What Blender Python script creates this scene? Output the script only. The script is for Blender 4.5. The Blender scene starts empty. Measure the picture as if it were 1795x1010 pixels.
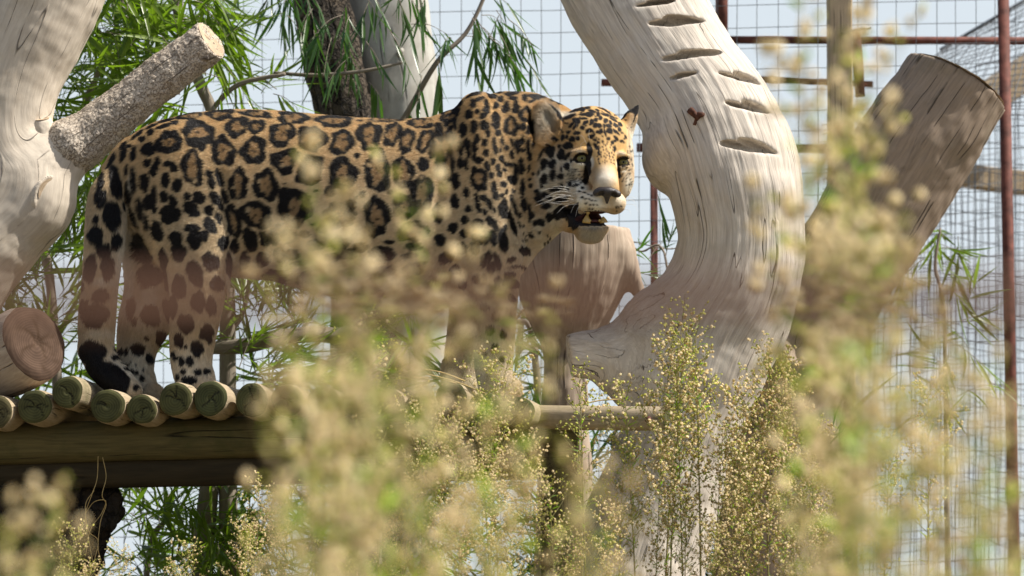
import bpy, math, random
import numpy as np
from mathutils import Vector, Matrix

random.seed(7); RNG = np.random.default_rng(7)
C = bpy.context.scene.collection
sc = bpy.context.scene
R = math.radians

# ---------------------------------------------------------------- camera, sky, sun, exposure
CAM_Z, PITCH, FPX = 1.2, R(5.5), 5983.0
cam_d = bpy.data.cameras.new('camera'); cam = bpy.data.objects.new('camera', cam_d); C.objects.link(cam)
cam.location = (0, 0, CAM_Z); cam.rotation_euler = (math.pi/2+PITCH, 0, 0)
cam_d.sensor_width = 36; cam_d.lens = 36*FPX/1795.0
cam_d.clip_start = 0.05; cam_d.clip_end = 3000
cam_d.dof.use_dof = True; cam_d.dof.focus_distance = 9.95
cam_d.dof.aperture_fstop = (cam_d.lens/1000)/0.030
sc.camera = cam

SUN = Vector((0.64, -0.06, 0.77)).normalized()
w = bpy.data.worlds.new('World'); sc.world = w; w.use_nodes = True
nt = w.node_tree; nt.nodes.clear()
sky = nt.nodes.new('ShaderNodeTexSky'); sky.sky_type = 'NISHITA'; sky.sun_disc = False
sky.sun_elevation = math.asin(SUN.z); sky.sun_rotation = math.atan2(SUN.x, SUN.y)
sky.air_density = 1.0; sky.dust_density = 2.2; sky.ozone_density = 1.0; sky.altitude = 50
# bright haze low in the sky, clear blue towards the zenith, the same all round
hz = nt.nodes.new('ShaderNodeMix'); hz.data_type = 'RGBA'; hz.inputs[7].default_value = (6.7, 7.4, 7.95, 1)
tcw = nt.nodes.new('ShaderNodeTexCoord'); sx_ = nt.nodes.new('ShaderNodeSeparateXYZ'); nt.links.new(tcw.outputs['Generated'], sx_.inputs[0])
mrw = nt.nodes.new('ShaderNodeMapRange'); mrw.interpolation_type = 'SMOOTHSTEP'; nt.links.new(sx_.outputs['Z'], mrw.inputs[0])
for i, v_ in enumerate((0.17, 0.42, 0.93, 0.06)): mrw.inputs[i+1].default_value = v_
nt.links.new(mrw.outputs[0], hz.inputs[0])
bg = nt.nodes.new('ShaderNodeBackground'); bg.inputs['Strength'].default_value = 0.08
wo = nt.nodes.new('ShaderNodeOutputWorld')
nt.links.new(sky.outputs[0], hz.inputs[6]); nt.links.new(hz.outputs[2], bg.inputs[0]); nt.links.new(bg.outputs[0], wo.inputs[0])
sl = bpy.data.lights.new('sun', 'SUN'); sl.energy = 5.0; sl.angle = R(0.53); sl.color = (1.0, 0.94, 0.85)
so = bpy.data.objects.new('sun', sl); C.objects.link(so)
so.rotation_euler = SUN.to_track_quat('Z', 'Y').to_euler(); so.location = (5, -3, 12)
sc.view_settings.view_transform = 'Standard'; sc.view_settings.look = 'None'
sc.view_settings.gamma = 1; sc.view_settings.exposure = 0.5; sc.view_settings.use_curve_mapping = False
sc.cycles.max_bounces = 8; sc.cycles.transparent_max_bounces = 8

def P(u, v, Y):
    """the place at distance Y that the photograph shows at pixel u, v"""
    x = (u-897.5)/FPX; y = -(v-505.0)/FPX
    d = np.array([x, math.cos(PITCH)-y*math.sin(PITCH), math.sin(PITCH)+y*math.cos(PITCH)])
    return np.array([0, 0, CAM_Z]) + d*(Y/d[1])
PX = 10.05/FPX                     # metres per photo pixel at the animal

# ---------------------------------------------------------------- noise
_perm = np.random.default_rng(3).permutation(256).astype(np.int64); _perm = np.concatenate([_perm, _perm])
_grad = np.random.default_rng(4).normal(size=(256, 3)); _grad /= np.linalg.norm(_grad, axis=1)[:, None]
def pnoise(p):
    p = np.asarray(p, float); i = np.floor(p).astype(np.int64); f = p-i
    t = f*f*f*(f*(f*6-15)+10); i &= 255
    r = 0
    for dx in (0, 1):
        for dy in (0, 1):
            for dz in (0, 1):
                g = _grad[_perm[_perm[_perm[(i[:, 0]+dx) & 255]+((i[:, 1]+dy) & 255)]+((i[:, 2]+dz) & 255)]]
                d = g[:, 0]*(f[:, 0]-dx)+g[:, 1]*(f[:, 1]-dy)+g[:, 2]*(f[:, 2]-dz)
                wx = t[:, 0] if dx else 1-t[:, 0]; wy = t[:, 1] if dy else 1-t[:, 1]; wz = t[:, 2] if dz else 1-t[:, 2]
                r = r+d*wx*wy*wz
    return r*1.6
def fbm(p, n=4):
    a, s, r = 1.0, 1.0, 0
    for k in range(n):
        r = r+a*pnoise(np.asarray(p)*s+17.3*k); a *= .5; s *= 2.03
    return r

# ---------------------------------------------------------------- object helpers
def link(name, data, parent=None, kind=None):
    o = bpy.data.objects.new(name, data); C.objects.link(o)
    if parent is not None: o.parent = parent
    if kind: o['kind'] = kind
    return o
def empty(name, label, cat, group=None, loc=(0, 0, 0)):
    o = bpy.data.objects.new(name, None); C.objects.link(o); o.empty_display_size = .05
    o.location = loc; o['label'] = label; o['category'] = cat
    if group: o['group'] = group
    return o
def tag(o, label, cat, group=None, kind=None):
    o['label'] = label; o['category'] = cat
    if group: o['group'] = group
    if kind: o['kind'] = kind
    return o
def mesh(name, v, f, mats=(), smooth=True, attrs=None, midx=None):
    """v (n,3); f a list of index arrays (k,3) / (k,4)"""
    me = bpy.data.meshes.new(name); v = np.asarray(v, np.float32)
    fs = [np.asarray(a, np.int32) for a in (f if isinstance(f, (list, tuple)) else [f]) if len(a)]
    nl = sum(a.size for a in fs); npoly = sum(len(a) for a in fs)
    me.vertices.add(len(v)); me.vertices.foreach_set('co', v.ravel())
    me.loops.add(nl); me.loops.foreach_set('vertex_index', np.concatenate([a.ravel() for a in fs]))
    me.polygons.add(npoly)
    tot = np.concatenate([np.full(len(a), a.shape[1], np.int32) for a in fs])
    st = np.concatenate([[0], np.cumsum(tot)[:-1]]).astype(np.int32)
    me.polygons.foreach_set('loop_start', st)
    if midx is not None: me.polygons.foreach_set('material_index', np.asarray(midx, np.int32))
    me.update(calc_edges=True)
    me.polygons.foreach_set('use_smooth', np.full(npoly, smooth, bool))
    for m in mats: me.materials.append(m)
    for k, a in (attrs or {}).items():
        a = np.asarray(a, np.float32)
        if a.ndim == 1:
            me.attributes.new(k, 'FLOAT', 'POINT').data.foreach_set('value', a)
        elif a.shape[1] == 3:
            me.attributes.new(k, 'FLOAT_VECTOR', 'POINT').data.foreach_set('vector', a.ravel())
        else:
            me.attributes.new(k, 'FLOAT_COLOR', 'POINT').data.foreach_set('color', a.ravel())
    return me

def frames(pts):
    pts = np.asarray(pts, float); t = np.gradient(pts, axis=0); t /= np.linalg.norm(t, axis=1)[:, None]+1e-12
    a = np.array([0, 0, 1.]) if abs(t[0][2]) < .8 else np.array([0, 1., 0])
    n = np.cross(t[0], a); n /= np.linalg.norm(n); N = [n]
    for i in range(1, len(pts)):
        n = N[-1]-t[i]*np.dot(N[-1], t[i]); n /= np.linalg.norm(n)+1e-12; N.append(n)
    N = np.array(N); return t, N, np.cross(t, N)
def spline(pts, n):
    pts = np.asarray(pts, float); k = len(pts)
    if k == 2: 
        t = np.linspace(0, 1, n)[:, None]; return pts[0]*(1-t)+pts[1]*t
    p = np.vstack([2*pts[0]-pts[1], pts, 2*pts[-1]-pts[-2]])
    t = np.linspace(0, k-1-1e-6, n); i = t.astype(int); f = (t-i)[:, None]
    a, b, c, d = p[i], p[i+1], p[i+2], p[i+3]
    return .5*((2*b)+(-a+c)*f+(2*a-5*b+4*c-d)*f**2+(-a+3*b-3*c+d)*f**3)

class MB:
    """collects geometry that becomes one mesh"""
    def __init__(s): s.v, s.q, s.t, s.mq, s.mt, s.perp, s.s_, s.n = [], [], [], [], [], [], [], 0
    def add(s, v, q=None, t=None, m=0, perp=None, ss=None):
        v = np.asarray(v, float)
        s.v.append(v); s.perp.append(v*0 if perp is None else perp); s.s_.append(np.zeros(len(v)) if ss is None else ss)
        if q is not None and len(q): s.q.append(np.asarray(q)+s.n); s.mq.append(np.full(len(q), m))
        if t is not None and len(t): s.t.append(np.asarray(t)+s.n); s.mt.append(np.full(len(t), m))
        s.n += len(v); return s
    def tube(s, pts, r, k=6, m=0, cap=True):
        pts = np.asarray(pts, float); r = np.broadcast_to(r, (len(pts),)); T, N, B = frames(pts)
        a = np.arange(k)*2*math.pi/k
        ring = (N[:, None]*np.cos(a)[None, :, None]+B[:, None]*np.sin(a)[None, :, None])*r[:, None, None]
        v = (pts[:, None]+ring).reshape(-1, 3); L = np.concatenate([[0], np.cumsum(np.linalg.norm(np.diff(pts, axis=0), axis=1))])
        n = len(pts); i = np.arange(n-1)[:, None]*k; j = np.arange(k)[None]; j2 = (j+1) % k
        q = np.stack([i+j, i+j2, i+k+j2, i+k+j], -1).reshape(-1, 4)
        t = []
        if cap:
            v = np.vstack([v, pts[:1], pts[-1:]]); c0, c1 = n*k, n*k+1
            t = [(c0, (x+1) % k, x) for x in range(k)]+[(c1, (n-1)*k+x, (n-1)*k+(x+1) % k) for x in range(k)]
            return s.add(v, q, t, m, np.vstack([ring.reshape(-1, 3), [[0, 0, 0]]*2]), np.concatenate([np.repeat(L, k), [L[0], L[-1]]]))
        return s.add(v, q, None, m, ring.reshape(-1, 3), np.repeat(L, k))
    def box(s, c, h, rot=None, m=0):
        v = np.array([[x, y, z] for x in (-1, 1) for y in (-1, 1) for z in (-1, 1)], float)*h
        if rot is not None: v = v@np.array(rot).T
        q = [(0, 1, 3, 2), (4, 6, 7, 5), (0, 4, 5, 1), (2, 3, 7, 6), (0, 2, 6, 4), (1, 5, 7, 3)]
        return s.add(v+np.asarray(c), q, None, m, v, v[:, 0])
    def mesh(s, name, mats, smooth=True):
        f, mi = [], []
        if s.q: f.append(np.vstack(s.q)); mi.append(np.concatenate(s.mq))
        if s.t: f.append(np.vstack(s.t)); mi.append(np.concatenate(s.mt))
        return mesh(name, np.vstack(s.v), f, mats, smooth, {'perp': np.vstack(s.perp), 's': np.concatenate(s.s_)}, np.concatenate(mi))

# ---------------------------------------------------------------- implicit surfaces -> mesh
class Field:
    """signed distance grid in (u, v, w): photo pixels across, down, and towards the viewer"""
    def __init__(s, lo, hi, h):
        s.lo = np.array(lo, float); s.h = h; s.n = np.ceil((np.array(hi)-lo)/h).astype(int)+1
        s.F = np.full(s.n, 60., np.float32); s.ax = [s.lo[i]+h*np.arange(s.n[i]) for i in range(3)]
    def _sl(s, lo, hi):
        a = np.clip(np.floor((np.array(lo)-s.lo)/s.h).astype(int), 0, s.n); b = np.clip(np.ceil((np.array(hi)-s.lo)/s.h).astype(int)+1, 0, s.n)
        sl = tuple(slice(x, y) for x, y in zip(a, b))
        g = [s.ax[i][sl[i]].astype(np.float32) for i in range(3)]
        return sl, g[0][:, None, None], g[1][None, :, None], g[2][None, None, :]
    def _mix(s, sl, d, k, sub=False):
        a = s.F[sl]
        if a.size == 0: return
        if sub:
            h = np.clip(.5-.5*(a+d)/k, 0, 1); s.F[sl] = a*(1-h)+(-d)*h+k*h*(1-h)
        else:
            h = np.clip(.5+.5*(d-a)/k, 0, 1); s.F[sl] = d*(1-h)+a*h-k*h*(1-h)
    def ell(s, c, r, rot=0, k=10, sub=False, yaw=0):
        R_ = max(r)+k+6; sl, U, V, W = s._sl([x-R_ for x in c], [x+R_ for x in c])
        U, V, W = U-c[0], V-c[1], W-c[2]
        if yaw: U, W = U*math.cos(R(yaw))-W*math.sin(R(yaw)), U*math.sin(R(yaw))+W*math.cos(R(yaw))
        ca, sa = math.cos(R(rot)), math.sin(R(rot))
        X = U*ca-V*sa; Y = U*sa+V*ca
        k0 = np.sqrt((X/r[0])**2+(Y/r[1])**2+(W/r[2])**2); k1 = np.sqrt((X/r[0]**2)**2+(Y/r[1]**2)**2+(W/r[2]**2)**2)+1e-6
        s._mix(sl, (k0*(k0-1)/k1).astype(np.float32), k, sub)
    def cone(s, a, b, ra, rb, k=10, sw=1., clip=None, sub=False):
        a, b = np.array(a, float), np.array(b, float); m = max(ra, rb)*max(1, sw)+k+6
        sl, U, V, W = s._sl(np.minimum(a, b)-m, np.maximum(a, b)+m)
        ba = b-a; t = np.clip(((U-a[0])*ba[0]+(V-a[1])*ba[1]+(W-a[2])*ba[2])/np.dot(ba, ba), 0, 1)
        d = np.sqrt((U-a[0]-t*ba[0])**2+(V-a[1]-t*ba[1])**2+((W-a[2]-t*ba[2])/sw)**2)-(ra+(rb-ra)*t)
        if clip is not None:
            for c, n in clip:
                n = np.array(n, float)/np.linalg.norm(n); d = np.maximum(d, (U-c[0])*n[0]+(V-c[1])*n[1]+(W-c[2])*n[2])
        s._mix(sl, d.astype(np.float32), k, sub)
    def chain(s, pts, k=10, sw=1., clip=None):
        if len(pts) > 2: pts = [tuple(x) for x in spline([q[:4] for q in pts], 5*(len(pts)-1)+1)]; s0 = s.F; s.F = np.full(s.n, 60., np.float32)
        else: s0 = None
        for (a, b) in zip(pts[:-1], pts[1:]): s.cone(a[:3], b[:3], a[3], b[3], .6 if s0 is not None else k, sw, clip)
        if s0 is not None:
            d = s.F; s.F = s0; m = np.minimum(d, s0) < k+4; h = np.clip(.5+.5*(d[m]-s0[m])/k, 0, 1); s.F[m] = d[m]*(1-h)+s0[m]*h-k*h*(1-h)
    def loft(s, prof, k=1., p=2.0):
        prof = np.array(prof, float); sl, U, V, W = s._sl([prof[0, 0], prof[:, 1].min()-20, -prof[:, 3].max()-20], [prof[-1, 0], prof[:, 2].max()+20, prof[:, 3].max()+20])
        u = U[:, 0, 0]; g = lambda c: np.interp(u, prof[:, 0], prof[:, c])
        def sm(x): 
            n = max(3, int(14/s.h)); kz = np.ones(n)/n; return np.convolve(np.pad(x, (n//2, n-1-n//2), 'edge'), kz, 'valid')
        T, B, H = sm(g(1)), sm(g(2)), sm(g(3)); c = (.5*(T+B))[:, None, None]; h = (.5*(B-T))[:, None, None]; H = H[:, None, None]
        d = (np.sqrt(((V-c)/h)**2+(W/H)**2)-1)*np.minimum(h, H)
        s._mix(sl, d.astype(np.float32), k)
    def mesh(s):
        F = s.F; S = F < 0; nx, ny, nz = (F.shape[0]-1, F.shape[1]-1, F.shape[2]-1)
        cnt = np.zeros((nx, ny, nz), np.int8)
        cs = [(i, j, k) for i in (0, 1) for j in (0, 1) for k in (0, 1)]
        for i, j, k in cs: cnt += S[i:nx+i, j:ny+j, k:nz+k]
        act = np.argwhere((cnt > 0) & (cnt < 8)); idx = np.full((nx, ny, nz), -1, np.int32); idx[act[:, 0], act[:, 1], act[:, 2]] = np.arange(len(act))
        vals = {c: F[act[:, 0]+c[0], act[:, 1]+c[1], act[:, 2]+c[2]].astype(float) for c in cs}
        acc = np.zeros((len(act), 3)); num = np.zeros(len(act))
        for a in cs:
            for ax in range(3):
                if a[ax]: continue
                b = tuple(1 if q == ax else a[q] for q in range(3)); fa, fb = vals[a], vals[b]; m = (fa < 0) != (fb < 0)
                t = np.where(m, fa/(fa-fb+1e-20), 0); p = np.tile(np.array(a, float), (len(act), 1)); p[:, ax] = t
                acc += p*m[:, None]; num += m
        v = (act+acc/num[:, None])*s.h+s.lo
        quads = []
        for ax in range(3):
            sh = [slice(0, -1) if q == ax else slice(1, -1) for q in range(3)]; sh2 = [slice(1, None) if q == ax else slice(1, -1) for q in range(3)]
            A, Bq = S[tuple(sh)], S[tuple(sh2)]; e = np.argwhere(A != Bq)
            off = np.array([0 if q == ax else 1 for q in range(3)]); flip = A[e[:, 0], e[:, 1], e[:, 2]]; e = e+off
            o1, o2 = [q for q in range(3) if q != ax]
            d1 = np.zeros(3, int); d1[o1] = 1; d2 = np.zeros(3, int); d2[o2] = 1
            g = lambda x: idx[x[:, 0], x[:, 1], x[:, 2]]
            q = np.stack([g(e-d1-d2), g(e-d2), g(e), g(e-d1)], 1)
            if ax == 1: flip = ~flip
            q[flip] = q[flip][:, ::-1]; quads.append(q)
        q = np.vstack(quads); q = q[(q >= 0).all(1)]
        return v, q
def vnormals(v, q):
    a, b, c, d = (v[q[:, i]] for i in range(4)); n = np.cross(c-a, d-b); N = np.zeros_like(v)
    for i in range(4):
        for x in range(3): N[:, x] += np.bincount(q[:, i], n[:, x], len(v))
    return N/(np.linalg.norm(N, axis=1)[:, None]+1e-12)
def relax(v, q, it=2, lam=.5):
    e = np.vstack([q[:, [0, 1]], q[:, [1, 2]], q[:, [2, 3]], q[:, [3, 0]]]); n = np.bincount(e.ravel(), minlength=len(v))[:, None]+1e-9
    for _ in range(it):
        s = np.stack([np.bincount(e[:, 0], v[e[:, 1], x], len(v))+np.bincount(e[:, 1], v[e[:, 0], x], len(v)) for x in range(3)], 1)
        v = v*(1-lam)+lam*s/n
    return v
def to_world(v, Y0, c=(897.5, 505)):
    """(u, v, w) -> world: a plain similarity, no perspective in it"""
    v = np.asarray(v, float)
    o = P(c[0], c[1], Y0); k = Y0/FPX/math.cos(PITCH)
    out = np.empty_like(v); out[:, 0] = (v[:, 0]-c[0])*k; out[:, 1] = Y0-v[:, 2]*k
    # height through the real ray so that the picture row is met at Y0
    y = -(v[:, 1]-505.0)/FPX
    out[:, 2] = CAM_Z+Y0*(math.sin(PITCH)+y*math.cos(PITCH))/(math.cos(PITCH)-y*math.sin(PITCH))
    return out

def axis_coords(v, chains, pw=6):
    """place across and along the limb in a frame carried along its axis, blended between limbs"""
    W = np.zeros(len(v)); PP = np.zeros((len(v), 3)); SS = np.zeros(len(v))
    for pts, s0 in chains:
        pts = spline([p_[:4] for p_ in pts], max(12, 12*len(pts))); T, N, B = frames(pts[:, :3])
        L = s0+np.concatenate([[0], np.cumsum(np.linalg.norm(np.diff(pts[:, :3], axis=0), axis=1))])
        best = np.full(len(v), 1e9); bp = np.zeros((len(v), 3)); bs = np.zeros(len(v)); bn = best.copy()
        for i in range(len(pts)):
            off = v-pts[i, :3]; d = (off**2).sum(1); m = d < best; o = off[m]; best[m] = d[m]; bn[m] = np.sqrt(d[m])/pts[i, 3]
            bp[m, 0] = o@N[i]; bp[m, 1] = o@B[i]; bs[m] = L[i]+o@T[i]
        w_ = 1/np.maximum(bn, .2)**pw; W += w_; PP += bp*w_[:, None]; SS += bs*w_
    return PP/W[:, None], SS/W
# ---------------------------------------------------------------- materials
def nmat(name):
    m = bpy.data.materials.new(name); m.use_nodes = True; n = m.node_tree.nodes; l = m.node_tree.links
    b = n['Principled BSDF']; return m, n, l, b
def ramp(n, stops):
    r = n.new('ShaderNodeValToRGB'); e = r.color_ramp.elements
    while len(e) < len(stops): e.new(.5)
    for x, (p, c) in zip(e, stops): x.position = p; x.color = (*c, 1) if len(c) == 3 else c
    return r
def plain(name, col, rough=.6, var=.25, scale=30, bump=.2, metal=0, spec=.4):
    m, n, l, b = nmat(name); t = n.new('ShaderNodeTexCoord'); z = n.new('ShaderNodeTexNoise'); z.inputs['Scale'].default_value = scale; z.inputs['Detail'].default_value = 6
    l.new(t.outputs['Object'], z.inputs['Vector'])
    r = ramp(n, [(.3, tuple(c*(1-var) for c in col)), (.7, tuple(min(1, c*(1+var)) for c in col))]); l.new(z.outputs[0], r.inputs[0]); l.new(r.outputs[0], b.inputs['Base Color'])
    b.inputs['Roughness'].default_value = rough; b.inputs['Metallic'].default_value = metal; b.inputs['Specular IOR Level'].default_value = spec
    if bump:
        bm = n.new('ShaderNodeBump'); bm.inputs['Strength'].default_value = bump; bm.inputs['Distance'].default_value = .004; l.new(z.outputs[0], bm.inputs['Height']); l.new(bm.outputs[0], b.inputs['Normal'])
    return m
def mixc(n, l, a, bcol, f, mode='MIX'):
    x = n.new('ShaderNodeMix'); x.data_type = 'RGBA'; x.blend_type = mode
    for s_, v in ((6, a), (7, bcol), (0, f)):
        if hasattr(v, 'links'): l.new(v, x.inputs[s_])
        elif isinstance(v, (int, float)): x.inputs[s_].default_value = v
        else: x.inputs[s_].default_value = (*v, 1)
    return x.outputs[2]
def math_(n, l, op, a, b=None, clamp=False):
    x = n.new('ShaderNodeMath'); x.operation = op; x.use_clamp = clamp
    for i, v in enumerate((a, b)):
        if v is None: continue
        if hasattr(v, 'links'): l.new(v, x.inputs[i])
        else: x.inputs[i].default_value = v
    return x.outputs[0]
def wood(name, light, dark, stain=None, grain=260, along=14, crack=.012, crackshade=.25, bump=.6, patch=None, rough=.85, stain_amt=.5, bark=None, bumpd=.004, crackf=.085, wobble=.02):
    m, n, l, b = nmat(name)
    ap = n.new('ShaderNodeAttribute'); ap.attribute_name = 'perp'; as_ = n.new('ShaderNodeAttribute'); as_.attribute_name = 's'
    tc = n.new('ShaderNodeTexCoord')
    wob = n.new('ShaderNodeTexNoise'); wob.inputs['Scale'].default_value = 5; l.new(tc.outputs['Object'], wob.inputs['Vector'])
    def n4(fr, fa, det=5, wobble=wobble, rough_=.6):
        v = n.new('ShaderNodeVectorMath'); v.operation = 'MULTIPLY_ADD'; l.new(wob.outputs['Color'], v.inputs[0]); v.inputs[1].default_value = (wobble,)*3; l.new(ap.outputs['Vector'], v.inputs[2])
        z = n.new('ShaderNodeTexNoise'); z.noise_dimensions = '4D'; z.inputs['Scale'].default_value = fr; z.inputs['Detail'].default_value = det; z.inputs['Roughness'].default_value = rough_
        l.new(v.outputs[0], z.inputs['Vector']); l.new(math_(n, l, 'MULTIPLY', as_.outputs['Fac'], fa/fr), z.inputs['W']); return z
    g1 = n4(grain, along, 6); g2 = n4(grain*.33, along*.5, 4); 
    r = ramp(n, [(.30, dark), (.62, light)]); l.new(math_(n, l, 'ADD', math_(n, l, 'MULTIPLY', g1.outputs[0], .55), math_(n, l, 'MULTIPLY', g2.outputs[0], .45)), r.inputs[0])
    col = r.outputs[0]
    if stain is not None:
        z = n.new('ShaderNodeTexNoise'); z.inputs['Scale'].default_value = 7; z.inputs['Detail'].default_value = 7; z.inputs['Roughness'].default_value = .65; l.new(tc.outputs['Object'], z.inputs['Vector'])
        rr = ramp(n, [(.5, (0, 0, 0)), (.68, (1, 1, 1))]); l.new(z.outputs[0], rr.inputs[0])
        col = mixc(n, l, col, stain, math_(n, l, 'MULTIPLY', rr.outputs[0], stain_amt))
    c = n4(grain*crackf, along*crackf*.45, 1.2, wobble*.5, .4)
    cr = math_(n, l, 'ABSOLUTE', math_(n, l, 'SUBTRACT', c.outputs[0], .5)); mr = n.new('ShaderNodeMapRange'); mr.inputs[1].default_value = 0; mr.inputs[2].default_value = crack; mr.inputs[3].default_value = 1; mr.inputs[4].default_value = 0; l.new(cr, mr.inputs[0])
    mk = n.new('ShaderNodeTexNoise'); mk.inputs['Scale'].default_value = 9; l.new(tc.outputs['Object'], mk.inputs['Vector'])
    mm = ramp(n, [(.45, (0, 0, 0)), (.55, (1, 1, 1))]); l.new(mk.outputs[0], mm.inputs[0]); crk = math_(n, l, 'MULTIPLY', mr.outputs[0], mm.outputs[0])
    col = mixc(n, l, col, tuple(x*crackshade for x in dark), crk)  # shade down in the cracks is painted as a darker colour
    h = math_(n, l, 'SUBTRACT', math_(n, l, 'MULTIPLY', g1.outputs[0], .5), math_(n, l, 'MULTIPLY', crk, 1.6)); h = math_(n, l, 'ADD', h, math_(n, l, 'MULTIPLY', g2.outputs[0], .8))
    if bark:
        vo = n.new('ShaderNodeTexVoronoi'); vo.feature = 'DISTANCE_TO_EDGE'; vo.inputs['Scale'].default_value = bark[0]
        dv = n.new('ShaderNodeVectorMath'); dv.operation = 'MULTIPLY_ADD'; wz = n.new('ShaderNodeTexNoise'); wz.inputs['Scale'].default_value = 40; wz.inputs['Detail'].default_value = 4; l.new(tc.outputs['Object'], wz.inputs['Vector'])
        l.new(wz.outputs['Color'], dv.inputs[0]); dv.inputs[1].default_value = (.05,)*3; l.new(tc.outputs['Object'], dv.inputs[2]); l.new(dv.outputs[0], vo.inputs['Vector'])
        br = ramp(n, [(0, (0, 0, 0)), (.09, (1, 1, 1))]); l.new(vo.outputs['Distance'], br.inputs[0])
        col = mixc(n, l, bark[1], col, br.outputs[0]); h = math_(n, l, 'ADD', h, math_(n, l, 'MULTIPLY', br.outputs[0], 1.2))
        h = math_(n, l, 'ADD', h, math_(n, l, 'MULTIPLY', wz.outputs[0], 1.5))
    bm = n.new('ShaderNodeBump'); bm.inputs['Strength'].default_value = bump; bm.inputs['Distance'].default_value = bumpd; l.new(h, bm.inputs['Height']); l.new(bm.outputs[0], b.inputs['Normal'])
    l.new(col, b.inputs['Base Color']); b.inputs['Roughness'].default_value = rough; b.inputs['Specular IOR Level'].default_value = .25
    return m
def endgrain(name, light, dark, crackc):
    m, n, l, b = nmat(name); ap = n.new('ShaderNodeAttribute'); ap.attribute_name = 'perp'; ac = n.new('ShaderNodeAttribute'); ac.attribute_name = 's'
    ln = n.new('ShaderNodeVectorMath'); ln.operation = 'LENGTH'; l.new(ap.outputs['Vector'], ln.inputs[0])
    tc = n.new('ShaderNodeTexCoord'); z = n.new('ShaderNodeTexNoise'); z.inputs['Scale'].default_value = 25; z.inputs['Detail'].default_value = 6; l.new(tc.outputs['Object'], z.inputs['Vector'])
    x = math_(n, l, 'ADD', math_(n, l, 'MULTIPLY', ln.outputs['Value'], 900), math_(n, l, 'MULTIPLY', z.outputs[0], 7)); x = math_(n, l, 'MULTIPLY', math_(n, l, 'ADD', math_(n, l, 'SINE', x), 1), .5)
    f = math_(n, l, 'ADD', math_(n, l, 'MULTIPLY', x, .18), math_(n, l, 'MULTIPLY', z.outputs[0], .75)); r = ramp(n, [(.3, dark), (.75, light)]); l.new(f, r.inputs[0])
    col = mixc(n, l, r.outputs[0], crackc, math_(n, l, 'MULTIPLY', ac.outputs['Fac'], 1.05, True)); l.new(col, b.inputs['Base Color']); b.inputs['Roughness'].default_value = .9; b.inputs['Specular IOR Level'].default_value = .2
    bm = n.new('ShaderNodeBump'); bm.inputs['Strength'].default_value = .4; bm.inputs['Distance'].default_value = .002; l.new(f, bm.inputs['Height']); l.new(bm.outputs[0], b.inputs['Normal'])
    return m
def leafy(name, a, bcol, trans=.45, rough=.35, tint=(1.6, 2.0, .5)):
    m, n, l, b = nmat(name); tc = n.new('ShaderNodeTexCoord'); oi = n.new('ShaderNodeObjectInfo'); g = n.new('ShaderNodeNewGeometry')
    z = n.new('ShaderNodeTexNoise'); z.inputs['Scale'].default_value = 9; l.new(g.outputs['Position'], z.inputs['Vector'])
    f = math_(n, l, 'ADD', math_(n, l, 'MULTIPLY', g.outputs['Random Per Island'], .5), math_(n, l, 'MULTIPLY', oi.outputs['Random'], .4)); f = math_(n, l, 'ADD', f, math_(n, l, 'MULTIPLY', z.outputs[0], .3))
    r = ramp(n, [(.15, a), (.95, bcol)]); l.new(f, r.inputs[0]); l.new(r.outputs[0], b.inputs['Base Color']); b.inputs['Roughness'].default_value = rough; b.inputs['Specular IOR Level'].default_value = .5
    tr = n.new('ShaderNodeBsdfTranslucent'); tcx = mixc(n, l, r.outputs[0], tint, 1.0, 'MULTIPLY'); l.new(tcx, tr.inputs[0])
    mx = n.new('ShaderNodeMixShader'); mx.inputs[0].default_value = trans; l.new(b.outputs[0], mx.inputs[1]); l.new(tr.outputs[0], mx.inputs[2]); l.new(mx.outputs[0], n['Material Output'].inputs[0])
    return m

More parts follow.
